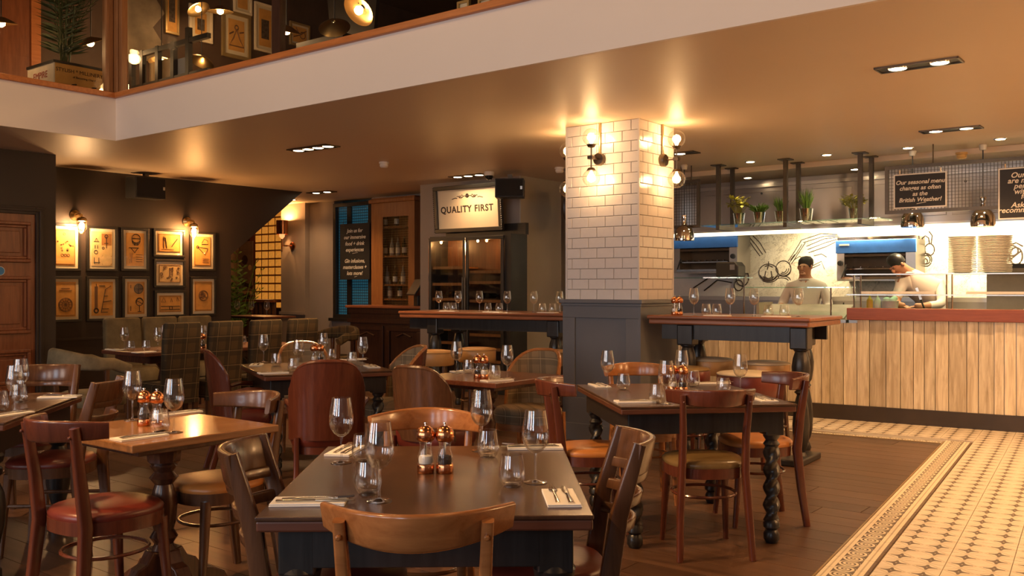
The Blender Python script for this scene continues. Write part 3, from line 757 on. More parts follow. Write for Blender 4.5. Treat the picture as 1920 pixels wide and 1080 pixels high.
for px, py, w in ((681, 866, 'far left, behind the near wine glass'), (690, 926, 'front left beside the near wine glass'), (915, 857, 'beyond the others at right'), (960, 912, 'beside the right-hand wine glass')):
    tumbler(G2(px, py), 0, 'stemless tumbler ' + T1 + ' ' + w, 'tumblers')
salt(G2(798, 886), 0, 'copper-topped salt mill, left of the pair ' + T1, 'copper mills'); pepper(G2(834, 886), 0, 'copper-topped pepper mill, right of the pair ' + T1, 'copper mills')
setting(580, 943, R(3), T1 + ', front left corner', flip=False); setting(648, 847, R(82), T1 + ', far left corner')
setting(1003, 840, R(2), T1 + ', far right corner', flip=True); setting(1052, 936, R(93), T1 + ', front right corner')
# --- left pedestal table
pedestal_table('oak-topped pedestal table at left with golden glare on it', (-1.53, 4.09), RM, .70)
bent_red((-1.66, 3.80, 0), R(-34), 'mahogany curved rail chair with oxblood seat, front left of the pedestal table', 'curved rail chairs')
bent_brown((-1.37, 4.31, 0), R(140), 'walnut curved rail chair with tan seat tucked behind the pedestal table', 'curved rail chairs')
T2 = 'on the oak pedestal table'
wine(G2(248, 788), 0, 'wine glass ' + T2 + ', left of the mills', 'wine glasses'); wine(G2(326, 811), 0, 'wine glass ' + T2 + ', right of the mills', 'wine glasses')
tumbler(G2(300, 811), 0, 'tumbler standing in front of the mills ' + T2, 'tumblers')
pepper(G2(270, 798), 0, 'copper-topped pepper mill, left of the pair ' + T2, 'copper mills'); salt(G2(294, 800), 0, 'copper-topped salt mill, right of the pair ' + T2, 'copper mills')
setting(262, 821, R(52), T2 + ', front corner'); setting(335, 776, R(52), T2 + ', far corner')
# --- far left black table
black_table('dark table cut off by the left edge of the picture', (-2.83, 4.72), R(8), .9, 1.12, 'bulb')
lad((-2.40, 4.86, 0), R(94), 'walnut ladder-back chair with oxblood seat at the far left table', 'ladder-back chairs')
lad((-2.86, 5.50, 0), R(186), 'walnut ladder-back chair beyond the far left table', 'ladder-back chairs')
T3 = 'on the far left table'
wine(G2(28, 771), 0, 'wine glass ' + T3 + ', nearer of the two', 'wine glasses'); wine(G2(39, 752), 0, 'wine glass ' + T3 + ', farther of the two', 'wine glasses')
tumbler(G2(36, 755), 0, 'tumbler behind the near wine glass ' + T3, 'tumblers'); tumbler(G2(0, 770), 0, 'tumbler at the picture edge ' + T3, 'tumblers')
setting(112, 745, R(8), T3 + ', far right corner'); setting(18, 778, R(70), T3 + ', nearest the viewer')
# --- table with barley twist legs at centre left
black_table('black table with barley-twist legs in front of the dark bar', (-1.52, 7.17), R(25), .95, 1.05, 'twist')
club_red = club_chair(red_wood, red_leather, red_wood, red_wood, red_leather)
club_amber = club_chair(brown_wood, red_leather, brown_wood, red_wood, red_leather, .87, False, .20)
tub_tart = club_chair(red_wood, tartan_lite, amber_wood, amber_wood, tartan_lite, .89, False, .23, 'tartan_tub_chair', .2)
tub_tart2 = club_chair(tartan_lite, tartan_lite, amber_wood, amber_wood, tartan_lite, .88, False, .205, 'tartan_tub_chair', .2)
club_red((-1.21, 6.08, 0), R(12), 'oxblood round-backed armchair, back to viewer, at the barley-twist table', 'round-backed chairs')
club_red((-1.99, 6.95, 0), R(-68), 'oxblood round-backed armchair seen edge-on, left of the barley-twist table', 'round-backed chairs')
tub_tart((-.97, 7.38, 0), R(112), 'beige tartan tub chair with mahogany back, right of the barley-twist table', 'tartan tub chairs')
tub_tart2((-1.77, 7.95, 0), R(200), 'beige tartan tub chair at the far side of the barley-twist table', 'tartan tub chairs')
T4 = 'on the barley-twist table'
for px, py, w in ((494, 679, 'at its far left corner'), (560, 694, 'nearest the viewer'), (606, 675, 'behind the mills'), (680, 686, 'at its right end')):
    wine(G2(px, py), 0, 'wine glass ' + T4 + ' ' + w, 'wine glasses')
for px, py, w in ((518, 686, 'beside the far left wine glass'), (550, 697, 'nearest the viewer'), (622, 676, 'right of the mills'), (660, 683, 'beside the right-hand wine glass')):
    tumbler(G2(px, py), 0, 'tumbler ' + T4 + ' ' + w, 'tumblers')
salt(G2(589, 682), 0, 'copper-topped salt mill, left of the pair ' + T4, 'copper mills'); pepper(G2(601, 682), 0, 'copper-topped pepper mill, right of the pair ' + T4, 'copper mills')
for px, py, a, w in ((481, 685, 100, 'far left'), (512, 700, 25, 'front left'), (697, 688, 110, 'right'), (662, 675, 25, 'far right')):
    setting(px, py, R(a), T4 + ', ' + w)
# --- small mahogany table in the middle
pedestal_table('mahogany pedestal table between tartan chairs, in front of the pillar', (-.17, 6.46), RM, .76, .75, wood('mahogany_top', (.10, .03, .016), (.18, .06, .03), 1, .25, .3))
club_amber((-.49, 6.02, 0), R(-30), 'walnut panel-backed chair, back to viewer, at the mahogany table', 'round-backed chairs')
tub_tart2((.12, 6.98, 0), R(150), 'beige tartan tub chair with studded wooden edge beside the pillar', 'tartan tub chairs')
T5 = 'on the mahogany table'
wine(G2(856, 700), 0, 'wine glass ' + T5 + ', left of the mills', 'wine glasses'); wine(G2(951, 711), 0, 'wine glass ' + T5 + ', right of the mills', 'wine glasses')
tumbler(G2(878, 700), 0, 'tumbler ' + T5 + ', left of the mills', 'tumblers'); tumbler(G2(928, 712), 0, 'tumbler ' + T5 + ', right of the mills', 'tumblers')
pepper(G2(896, 709), 0, 'copper-topped pepper mill, left of the pair ' + T5, 'copper mills'); salt(G2(908, 710), 0, 'copper-topped salt mill, right of the pair ' + T5, 'copper mills')
setting(932, 714, R(35), T5 + ', front'); setting(872, 697, R(35), T5 + ', far left')
# --- right table
black_table('black table with barley-twist legs beside the pillar at right', (.955, 5.39), R(7.5), .95, 1.13, 'twist')
bent_olive((1.0, 4.86, 0), R(4), 'mahogany curved rail chair with olive seat, back to viewer, at the right table', 'curved rail chairs')
bent_tan((1.43, 5.47, 0), R(96), 'mahogany curved rail chair with tan seat at the right end of the right table', 'curved rail chairs')
bent_amber((.84, 5.98, 0), R(184), 'amber curved rail chair at the far side of the right table', 'curved rail chairs')
bent_tan((.44, 5.18, 0), R(-84), 'mahogany curved rail chair with tan seat at the left side of the right table', 'curved rail chairs')
T6 = 'on the right barley-twist table'
for px, py, w in ((1139, 727, 'at its far left corner'), (1249, 757, 'nearest the viewer'), (1278, 726, 'behind the mills'), (1388, 738, 'at its right end')):
    wine(G2(px, py), 0, 'wine glass ' + T6 + ' ' + w, 'wine glasses')
for px, py, w in ((1169, 731, 'beside the far left wine glass'), (1231, 755, 'nearest the viewer'), (1300, 725, 'right of the mills'), (1356, 740, 'above the olive-seated chair')):
    tumbler(G2(px, py), 0, 'tumbler ' + T6 + ' ' + w, 'tumblers')
salt(G2(1261, 734), 0, 'copper-topped salt mill, left of the pair ' + T6, 'copper mills'); pepper(G2(1280, 735), 0, 'copper-topped pepper mill, right of the pair ' + T6, 'copper mills')
for px, py, a, w in ((1124, 724, 100, 'far left'), (1190, 754, 8, 'front left'), (1336, 719, 8, 'far right'), (1430, 750, 98, 'right')):
    setting(px, py, R(a), T6 + ', ' + w)
# --- long table along the picture wall
t7c = G2(190, 656); t7u, t7v = UV(t7c.x, t7c.y)
lt = thing('long_table', 'long wooden table between velvet and tartan high-backed chairs', 'table', W(t7u, t7v), RM)
obj('table_top', MB().box(0, .78, 0, 1.95, .712, .75), edge_top, lt, smooth=0, bevel=.006)
obj('under_frame', MB().box(.08, .70, .1, 1.85, .64, .712), ped_wood, lt, smooth=0)
for k, v in enumerate((.45, 1.5)):
    obj('pedestal', MB().lathe([(.22, 0), (.20, .04), (.06, .09), (.05, .3), (.07, .45), (.05, .55), (.11, .64)], 14, (.39, v, 0)), ped_wood, lt)
hb_t = high_chair(tartan_dark, brown_wood, 1.04); hb_v = high_chair(velvet_b, brown_wood, 1.02, 1.0)
for k, w in enumerate(('nearest of the row', 'second of the row', 'third of the row', 'farthest of the row')):
    u_, v_ = UV(-3.118, 8.72); p = W(u_ - .20, v_ + .475*k, 0)
    hb_t(p, R(52), 'brown tartan high-backed chair along the long table, ' + w, 'tartan high-backed chairs')
for k, w in enumerate(('left of the three', 'middle of the three', 'right of the three')):
    u_, v_ = UV(-4.45, 10.6); p = W(u_ + .26, v_ + .47*k, 0)
    hb_v(p, R(-128), 'olive velvet high-backed chair under the framed prints, ' + w, 'velvet high-backed chairs')
tub_v = tub_chair(velvet, brown_wood)
tub_v((-3.62, 8.02, 0), R(-48), 'moss velvet tub armchair at the near end of the long table')
tub_far = tub_chair(tartan_dark, brown_wood)
tub_far((-2.36, 12.3, 0), R(150), 'dark tartan tub armchair below the chalkboard window')
T7 = 'on the long table'
for px, py, w in ((233, 657, 'nearest its left end'), (296, 658, 'left of the near tartan chair'), (308, 652, 'close to the near tartan chair'), (381, 652, 'between the two near tartan chairs')):
    wine(G2(px, py), 0, 'wine glass ' + T7 + ' ' + w, 'wine glasses')
for px, py, w in ((245, 658, 'beside the left wine glass'), (274, 657, 'left of the velvet chairs gap')):
    tumbler(G2(px, py), 0, 'tumbler ' + T7 + ' ' + w, 'tumblers')
tumbler(G2(455, 646), 0, 'tumbler ' + T7 + ' between the second and third tartan chairs', 'tumblers')
salt(G2(373, 654), 0, 'copper-topped salt mill, left of the pair ' + T7, 'copper mills'); pepper(G2(380, 655), 0, 'copper-topped pepper mill, right of the pair ' + T7, 'copper mills')
setting(215, 656, R(-38), T7 + ', left end'); setting(270, 661, R(52), T7 + ', near side', cutlery=False)
# --- high bar tables
def bar_table(label, x0, y0, x1, y1, depth, h, legs, name='bar_table'):
    a = math.atan2(y1-y0, x1-x0); L = math.hypot(x1-x0, y1-y0)
    t = thing(name, label, 'table', (x0, y0, 0), a)
    obj('table_top', MB().box(0, L, 0, depth, h-.03, h), bar_top, t, smooth=0, bevel=.01)
    obj('top_moulding', MB().box(.012, L-.012, .012, depth-.012, h-.075, h-.03), bar_top, t, smooth=0, bevel=.012)
    obj('apron', MB().box(.1, L-.1, .09, .12, h-.20, h-.075).box(.1, L-.1, depth-.12, depth-.09, h-.2, h-.075), black_paint, t, smooth=0)
    prof = [(.045, 0), (.05, .03), (.04, .06), (.03, .08), (.045, .11), (.06, .18), (.065, .3), (.055, .42), (.04, .50), (.03, .53), (.052, .55), (.035, .57), (.055, .60), (.068, .68), (.072, .75), (.062, .82), (.045, .87), (.060, .885), (.06, .905), (.05, .915)]
    lm = None
    for x, y in legs:
        o = obj('leg', lm or MB().lathe([(r, z*(h-.24)/.9) for r, z in prof], 18), black_paint, t, (x, y, 0)); lm = o.data
        obj('leg_block', MB().box(-.07, .07, -.07, .07, h-.25, h-.075), black_paint, o, smooth=0, bevel=.012)
    return t, a
bl0, bl1 = at(746, 583, 10.55), at(1058, 588, 9.45)
blt, bla = bar_table('long high bar table with moulded wooden top before the wine cooler', bl0.x, bl0.y, bl1.x+.25, bl1.y-.14, .75, 1.10, [(.42, .14), (1.95, .14), (.42, .61), (1.75, .61)])
HB2 = 1.13
br0, br1 = G(1212, 590.7, HB2), G(1519, 596.5, HB2)
brt, bra = bar_table('high bar table with turned black legs beside the tiled pillar', br0.x, br0.y, br1.x, br1.y, .85, HB2, [(.32, .13), (1.28, .13), (.16, .70), (1.125, .70)])
obj('foot_sledge', MB().box(1.20, 1.36, -.12, .38, 0, .05), black_paint, brt, smooth=0, bevel=.01)
def on_bar(px, t, ang, o, dpt, h):     # a point on the bar top: along the view ray of px, dpt behind the front edge
    k = (px-960)/FPX; c, s = math.cos(ang), math.sin(ang); x0, y0 = o.x - s*dpt, o.y + c*dpt
    # (x0 + a c, y0 + a s) with x = k y
    a = (k*y0 - x0)/(c - k*s); return Vector((x0 + a*c, y0 + a*s, h))
for px, w in ((823, 'leftmost of six'), (859, 'second from left'), (899, 'third from left'), (951, 'fourth from left'), (1001, 'fifth from left'), (1049, 'rightmost, beside the pillar')):
    wine(on_bar(px, blt, bla, bl0, .22, 1.10), 0, 'wine glass on the long bar table, ' + w, 'wine glasses')
for px, w in ((837, 'leftmost of six'), (850, 'second from left'), (915, 'third from left'), (936, 'fourth from left'), (1017, 'fifth from left'), (1036, 'rightmost')):
    tumbler(on_bar(px, blt, bla, bl0, .16, 1.10), 0, 'tumbler on the long bar table, ' + w, 'tumblers')
for px, w in ((842, 'left'), (924, 'middle'), (1027, 'right')):
    napkin(on_bar(px, blt, bla, bl0, .09, 1.10), bla, 'folded white napkin on the long bar table, ' + w, 'folded napkins')
for px, w in ((1301, 'leftmost of four'), (1369, 'second from left'), (1414, 'third from left'), (1497, 'rightmost')):
    wine(on_bar(px, brt, bra, br0, .22, HB2), 0, 'wine glass on the bar table by the pillar, ' + w, 'wine glasses')
for px, w in ((1324, 'leftmost of four'), (1344, 'second from left'), (1441, 'third from left'), (1471, 'rightmost')):
    tumbler(on_bar(px, brt, bra, br0, .16, HB2), 0, 'tumbler on the bar table by the pillar, ' + w, 'tumblers')
for px, w in ((1345, 'left'), (1455, 'right')):
    napkin(on_bar(px, brt, bra, br0, .09, HB2), bra, 'folded white napkin on the bar table by the pillar, ' + w, 'folded napkins')
salt(on_bar(1265, brt, bra, br0, .1, HB2), 0, 'copper-topped salt mill, left of the pair on the bar table by the pillar', 'copper mills')
pepper(on_bar(1274, brt, bra, br0, .14, HB2), 0, 'copper-topped pepper mill, right of the pair on the bar table by the pillar', 'copper mills')
# --- stools
st_buff = stool(buff_leather, buff_leather, brown_wood); st_red = stool(red_leather, pale_leather, red_wood, .74, .225, .17); st_grey = stool(buff_leather, pale_leather, brown_wood)
st_dark = stool(red_leather, olive_leather, red_wood, .74, .19)
st_buff((-.745, 8.95, 0), 0, 'buff leather drum stool, left of those at the long bar table', 'drum stools')
st_buff((-.35, 9.35, 0), R(20), 'buff leather drum stool, middle of those at the long bar table', 'drum stools')
st_buff((.40, 8.98, 0), R(10), 'buff leather drum stool half hidden by the pillar', 'drum stools')
st_grey((1.71, 8.0, 0), 0, 'pale-topped drum stool against the plank counter, left one', 'drum stools'); st_grey((2.08, 7.62, 0), R(30), 'pale-topped drum stool against the plank counter, right one', 'drum stools')
st_red((1.72, 6.78, 0), 0, 'large oxblood drum stool with pale top before the bar table by the pillar', 'drum stools'); st_dark((1.34, 7.2, 0), R(15), 'oxblood drum stool with dark top before the bar table by the pillar', 'drum stools')
# ------------------------------------------------------------------ panelled door in the left wall
dp1 = onU(64, 403, UDOOR); dv1 = UV(dp1.x, dp1.y)[1]; dzt = dp1.z
door = struct('door_1', MB().box(-1.0, 0, -.02, 0, 0.01, dzt), door_wood, 'reddish panelled wooden door at the left edge', W(UDOOR, dv1, 0), RU, smooth=0)
zs = [(onU(35, y1, UDOOR).z, onU(35, y0, UDOOR).z) for y0, y1 in ((416, 492), (518, 625), (655, 760))]
zs.append((.12, .38))
zprev = dzt
for z0, z1 in zs:
    for x0, x1 in ((-.47, -.06), (-.94, -.53)):
        obj('panel_moulding', MB().ring(x0, x1, z0, z1, .035, -.065, -.02).ring(x0+.035, x1-.035, z0+.035, z1-.035, .03, -.045, -.02), door_wood, door, smooth=0, bevel=.008)
        obj('raised_panel', MB().box(x0+.10, x1-.10, -.034, -.02, z0+.10, z1-.10), door_wood, door, smooth=0, bevel=.006)
obj('architrave', MB().box(.0, .085, -.05, 0, 0, dzt+.085).box(-1.1, .0, -.05, 0, dzt, dzt+.085).box(.03, .06, -.065, -.05, 0, dzt+.055).box(-1.1, .06, -.065, -.05, dzt+.03, dzt+.06), wall_dark, door, smooth=0, bevel=.006)
sp = onU(0, 508, UDOOR+.03); sg = thing('door_sign', 'small round blue and white sign on the panelled door', 'sign', (sp.x, sp.y, sp.z), RU)
obj('disc', MB().lathe([(.048, 0), (.048, .004)], 28), white_plastic, sg, rot=(R(90), 0, 0)); obj('blue_face', MB().lathe([(.042, .004), (.042, .0055)], 28), plain('sign_blue', (.05, .22, .45), .5), sg, rot=(R(90), 0, 0))
# ------------------------------------------------------------------ framed prints
def strokes(parent, mat, lines, r=.0028, name='drawing'):
    m = MB()
    for pts in lines: m.tube([(x, -.0235, z) for x, z in pts], r, 4)
    return obj(name, m, mat, parent, smooth=0)
def circ(cx, cz, r, n=20, a0=0, a1=360): return [(cx + r*math.cos(R(a0+(a1-a0)*k/n)), cz + r*math.sin(R(a0+(a1-a0)*k/n))) for k in range(n+1)]
def framed(px0, py0, px1, py1, label, draw, u=UPIC, frame=black_frame, fw=.032, mount=.035, pm=None, cat='print', name='framed_print'):
    a, b = onU(px0, py0, u), onU(px1, py1, u)
    va, vb = UV(a.x, a.y)[1], UV(b.x, b.y)[1]; ya, yb = a.y, b.y
    zt = onU((px0+px1)/2, py0, u).z; zb = onU((px0+px1)/2, py1, u).z
    w, h = vb - va, zt - zb
    p = W(u, (va+vb)/2, (zt+zb)/2)
    t = thing(name, label, cat, p, RU, 'framed prints on the dark wall' if u == UPIC and zt < 3 else 'pictures on the gallery wall')
    obj('frame', MB().ring(-w/2-fw, w/2+fw, -h/2-fw, h/2+fw, fw, -.035, -.001), frame, t, smooth=0, bevel=.004)
    obj('mount', MB().box(-w/2, w/2, -.016, -.002, -h/2, h/2), paper, t, smooth=0)
    obj('print_sheet', MB().box(-w/2+mount, w/2-mount, -.021, -.016, -h/2+mount, h/2-mount), pm or print_m, t, smooth=0)
    obj('glazing', MB().box(-w/2, w/2, -.027, -.0255, -h/2, h/2), print_glass, t, smooth=0)
    draw(t, w - 2*mount, h - 2*mount); return t
def border(w, h): k = .46; return [(-w*k, -h*k), (w*k, -h*k), (w*k, h*k), (-w*k, h*k), (-w*k, -h*k)]
def d_dots(t, w, h):
    rnd = random.Random(3); L = [circ(rnd.uniform(-.38, .38)*w, rnd.uniform(-.1, .2)*h, .008, 6) for _ in range(14)]; L += [circ(-.05*w, .36*h, .014, 8)] + [circ(x*w, -.22*h, .016, 8) for x in (-.15, 0, .15)]
    strokes(t, ink_soft, L + [border(w, h)])
def d_machines(t, w, h):
    obj('tone_block', MB().box(-.02*w, .46*w, -.0222, -.021, .1*h, .44*h).box(.0, .46*w, -.0222, -.021, -.46*h, -.2*h), plain('sepia_block', (.45, .20, .06), .8), t, smooth=0)
    obj('pale_patch', MB().lathe([(.075, 0), (.075, .0006)], 16), print_m2, t, (.22*w, -.0224, -.33*h), (R(90), 0, 0))
    strokes(t, ink, [circ(.2*w, .36*h, .02), [(.2*w, .36*h), (.2*w, .02*h)], [(.1*w, .16*h), (.3*w, .16*h)], circ(-.3*w, -.1*h, .022), circ(.05*w, .02*h, .014), [(-.4*w, -.4*h), (-.1*w, -.4*h)], [(-.38*w, -.44*h), (-.38*w, -.26*h)], [(-.16*w, -.44*h), (-.16*w, -.26*h)], [(-.4*w, .2*h), (-.14*w, .2*h)], [(-.34*w, .1*h), (-.34*w, 0)], [(-.22*w, .1*h), (-.22*w, 0)], [(-.28*w, .3*h), (-.36*w, .2*h), (-.18*w, .2*h), (-.28*w, .3*h)]], .004)
def d_scales(t, w, h):
    strokes(t, ink, [circ(.05*w, .27*h, .055, 18, 180, 360), [(.05*w-.06, .33*h), (.05*w+.06, .33*h)], circ(.05*w, .33*h, .058, 16, 0, 360), [(0, .22*h), (-.05*w, .12*h)], [(.1*w, .22*h), (.15*w, .12*h)], [(-.35*w, .05*h), (.2*w, .05*h)], [(-.25*w, .05*h), (-.02*w, -.1*h), (.15*w, .05*h)]], .005)
    strokes(t, ink_soft, [[(-.3*w, -.1*h), (-.3*w, -.25*h)], [(-.18*w, -.12*h), (-.2*w, -.4*h)], [(-.3*w, -.28*h), (-.3*w, -.42*h)]] + [[(.05*w, z*h), (.4*w, z*h)] for z in (-.15, -.22, -.29, -.36)])
def d_lever(t, w, h):
    strokes(t, ink, [[(-.25*w, .35*h), (-.25*w, -.3*h)], [(-.18*w, .3*h), (-.12*w, -.3*h)], [(.1*w, -.2*h), (.36*w, .25*h)]], .005); strokes(t, ink_soft, [[(-.35*w, -.35*h), (.2*w, -.35*h)], circ(-.22*w, .2*h, .02), border(w, h)])
def d_sector(t, w, h):
    strokes(t, ink, [[(-.05*w, .28*h), (.1*w, .42*h), (.3*w, .36*h), (.32*w, .24*h), (-.05*w, .24*h)], [(-.3*w, .14*h), (.15*w, -.12*h), (.3*w, .1*h), (-.3*w, .14*h)], circ(-.3*w, .14*h, .018)], .0045); strokes(t, ink_soft, [border(w, h)] + [[(.0, z*h), (.35*w, z*h)] for z in (-.25, -.31, -.37)])
def d_small(t, w, h):
    rnd = random.Random(5); L = [circ(rnd.uniform(-.4, .4)*w, rnd.uniform(-.38, .38)*h, rnd.uniform(.008, .02), 8) for _ in range(16)]; L += [[(-.02*w, .3*h), (-.02*w, -.15*h), (.12*w, -.15*h), (.12*w, .3*h), (-.02*w, .3*h)]] + [[(-.02*w, z*h), (.12*w, z*h)] for z in (-.05, .05, .15, .22)]
    strokes(t, ink_soft, L + [border(w, h)])
def d_wheel(t, w, h):
    cz = -.16*h; L = [circ(0, cz, r) for r in (.085, .075, .045, .012)] + [[(0, cz), (.085*math.cos(a), cz+.085*math.sin(a))] for a in [R(30*k) for k in range(12)]]
    strokes(t, ink_soft, L + [border(w, h), [(-.3*w, .25*h), (.3*w, .25*h)], [(-.2*w, .32*h), (.2*w, .32*h)]])
def d_thermo(t, w, h):
    obj('dark_column', MB().box(-.36*w, -.22*w, -.0225, -.021, -.3*h, .36*h), ink_soft, t, smooth=0)
    strokes(t, ink, [circ(-.29*w, -.35*h, .03), circ(-.29*w, -.35*h, .022), [(-.29*w, .36*h), (-.29*w, .44*h)], [(-.15*w, .38*h), (.12*w, .38*h)], [(-.06*w, -.42*h), (.14*w, .28*h), (.4*w, .38*h)]] + [[(.0, -.3*h), (.3*w, -.3*h)], [(.03*w, -.1*h), (.42*w, -.06*h)], [(.08*w, .08*h), (.25*w, .08*h)], [(-.03*w, -.4*h), (.25*w, -.4*h)]], .0045)
def d_globes(t, w, h):
    obj('tone_disc', MB().lathe([(.06, 0), (.06, .0008)], 20), plain('engraved_grey', (.22, .15, .10), .8), t, (.15*w, -.0222, .28*h), (R(90), 0, 0))
    L = [circ(.15*w, .28*h, .062), [(.15*w-.06, .28*h), (.15*w+.06, .28*h)], [(.15*w, .28*h-.06), (.15*w, .28*h+.06)], circ(.2*w, -.12*h, .05), circ(.2*w, -.12*h, .042, 20, 20, 200), [(.2*w-.05, -.12*h+.02), (.2*w+.05, -.12*h-.03)], [(.2*w, -.12*h-.05), (.2*w, -.42*h)], [(.1*w, -.42*h), (.3*w, -.42*h)], [(-.3*w, .4*h), (-.3*w, .3*h)], [(-.3*w, -.25*h), (-.3*w, -.4*h)]]
    strokes(t, ink, L, .0045); strokes(t, ink_soft, [border(w, h)])
def d_bench(t, w, h):
    strokes(t, ink, [[(-.42*w, -.15*h), (.42*w, -.15*h)], [(-.42*w, -.35*h), (.42*w, -.35*h)], circ(.02*w, -.25*h, .022)], .005); strokes(t, ink_soft, [[(-.4*w, .1*h), (-.3*w, .38*h), (-.2*w, .1*h), (-.4*w, .1*h)], [(0, .1*h), (.04*w, .32*h), (.1*w, .1*h)], [(.28*w, .15*h), (.3*w, .4*h), (.4*w, .15*h)], border(w, h)])
def d_dial(t, w, h):
    rnd = random.Random(8); L = [circ(0, .02*h, r) for r in (.072, .062, .03, .016)] + [circ(rnd.uniform(-.045, .045), .02*h + rnd.uniform(-.045, .045), .01, 8) for _ in range(14)]
    strokes(t, ink_soft, L + [border(w, h)], .0036)
framed(96, 424, 145, 503, 'framed print of small dots, upper row, half hidden by the door wall', d_dots)
framed(165, 429, 214, 504, 'framed print of measuring devices in blocks, upper row right of the left lamp', d_machines, pm=print_m2)
framed(230, 432, 273, 504, 'framed print of a round bowl and triangle, upper row', d_scales)
framed(290, 434, 341, 478, 'small landscape framed print of a slanting rod, top of its column', d_lever)
framed(358, 439, 398, 504, 'framed print of a sector instrument behind the right lamp', d_sector)
framed(291, 491, 342, 535, 'small landscape framed print of tiny tools, middle of its column', d_small, pm=print_m2)
framed(96, 523, 146, 599, 'framed print of a wheel chart, lower row, half hidden by the door wall', d_wheel)
framed(165, 523, 215, 597, 'framed print of a thermometer and ladder, lower row', d_thermo)
framed(232, 523, 274, 594, 'framed print of two globes, lower row', d_globes)
framed(292, 549, 343, 590, 'small landscape framed print of benches, bottom of its column', d_bench)
framed(359, 523, 400, 588, 'framed print of a round dial, lower row right end', d_dial)
# ------------------------------------------------------------------ bulkhead lamps over the prints
def bulkhead(px, py, label, e):
    p = onU(px, py, UPIC); t = thing('bulkhead_lamp', label, 'wall lamp', p, RU, 'bulkhead lamps over the prints')
    obj('back_plate', MB().lathe([(.065, 0), (.065, .015), (.045, .03), (.03, .05)], 20), brass, t, rot=(R(90), 0, 0))
    obj('bracket', MB().tube([(0, -.04, 0), (0, -.10, .01), (.0, -.16, 0), (0, -.17, -.03)], .016, 10), brass, t)
    obj('gallery', MB().lathe([(.03, -.03), (.055, -.045), (.06, -.075), (.052, -.08)], 20, (0, -.17, 0)), brass, t)
    g = obj('glass_jar', MB().lathe([(.045, -.075), (.048, -.12), (.045, -.18), (.03, -.21), (.01, -.222)], 18, (0, -.17, 0), cap=False), globe_glass, t, smooth=60)
    obj('bulb', MB().lathe([(.008, -.085), (.026, -.11), (.03, -.14), (.022, -.165), (.004, -.175)], 14, (0, -.17, 0)), glow, t)
    for k in range(4):
        a = R(90*k+45); obj('cage_bar', MB().tube([(.054*math.cos(a), -.17+.054*math.sin(a), -.078), (.054*math.cos(a), -.17+.054*math.sin(a), -.17), (.01*math.cos(a), -.17+.01*math.sin(a), -.228)], .003, 5), brass, t)
    lamp('bulkhead_light', 'POINT', (0, -.17, -.13), e, WARM2 if px > 300 else WARM, .045, None, t)
bulkhead(140, 404, 'brass caged wall lamp above the left prints', 95)
bulkhead(350, 416, 'brass caged wall lamp above the right prints', 95)
# ------------------------------------------------------------------ black loudspeakers
def speaker(p, rz, w, h, d, label):
    t = thing('loudspeaker', label, 'speaker', p, rz, 'black loudspeakers')
    obj('cabinet', MB().box(-w/2, w/2, 0, d, -h/2, h/2), black_plastic, t, smooth=0, bevel=.01)
    obj('grille', MB().box(-w/2+.015, w/2-.015, -.008, 0, -h/2+.015, h/2-.015), plain('grille_cloth', (.012, .011, .01), .9), t, smooth=0)
    obj('badge', MB().box(w/2-.045, w/2-.02, -.011, -.008, -.02, .02), steel, t, smooth=0)
    obj('bracket', MB().box(-.03, .03, d*.4, d*.6, h/2, h/2+.06).tube([(0, d, 0), (0, d+.1, 0)], .015, 8), dark_metal, t, smooth=0)
    return t
p = onU(283, 352, UPIC+.37); speaker(p, RU, .42, .27, .24, 'black loudspeaker high on the print wall')
p = at(955, 352, 11.5); speaker(p, R(-4), .36, .235, .22, 'black loudspeaker hung beside the lettered sign')
# ------------------------------------------------------------------ bar front and bottle cabinet
bu0, bu1 = uof(657, 4.8), u788+.0
bar = thing('dark_bar', 'dark wooden bar front with panels beside the wine cooler', 'bar', W(bu0, 4.8, 0), RV)
BL = bu1 - bu0 - .01
obj('body', MB().box(0, BL, 0, .5, 0, 1.06), bar_wood, bar, smooth=0)
obj('top_board', MB().box(-.06, BL, -.06, .55, 1.06, 1.10), bar_top, bar, smooth=0, bevel=.01)
obj('frieze', MB().box(-.03, BL, -.035, 0, .84, .90).box(-.02, BL, -.02, 0, .98, 1.06), bar_wood, bar, smooth=0)
n = 2
for k in range(n):
    x0, x1 = BL*k/n+.03, BL*(k+1)/n-.03
    obj('front_panel', MB().ring(x0, x1, .1, .8, .07, -.025, 0), bar_wood, bar, smooth=0, bevel=.006)
    obj('carving', MB().tube([(x0+.2, -.01, .65), ((x0+x1)/2, -.015, .70), (x1-.2, -.01, .65)], .012, 6), bar_wood, bar)
cu0, cu1 = uof(698, 5.3), uof(779, 5.3)
cw = cu1 - cu0
cab = thing('bottle_cabinet', 'tall glazed wooden cabinet of bottles behind the bar', 'cabinet', W(cu0, 5.3, 0), RV)
czt = 2.76; sx0, sx1 = .27*cw, .86*cw
obj('carcass', MB().box(0, cw, .26, .28, .0, czt).box(0, .02, 0, .26, 0, czt).box(cw-.02, cw, 0, .26, 0, czt).box(0, cw, 0, .26, czt-.02, czt), cab_wood, cab, smooth=0)
obj('front_frame', MB().box(0, sx0, -.02, .0, 0, czt).box(sx1, cw, -.02, .0, 0, czt).box(sx0, sx1, -.02, 0, 2.46, czt).box(sx0, sx1, -.02, 0, 0, .95), cab_wood, cab, smooth=0)
obj('cornice', MB().box(-.03, cw+.03, -.06, .28, czt-.08, czt-.02), cab_wood, cab, smooth=0, bevel=.012)
fzs = (1.13, 1.46, 1.78, 2.17) if False else None
def cz(y): return onV(740, y, 5.3).z
shelf_z = [cz(560), cz(533), cz(479), cz(424)]
for z in shelf_z: obj('shelf', MB().box(.02, cw-.02, .01, .26, z-.025, z), cab_wood, cab, smooth=0)
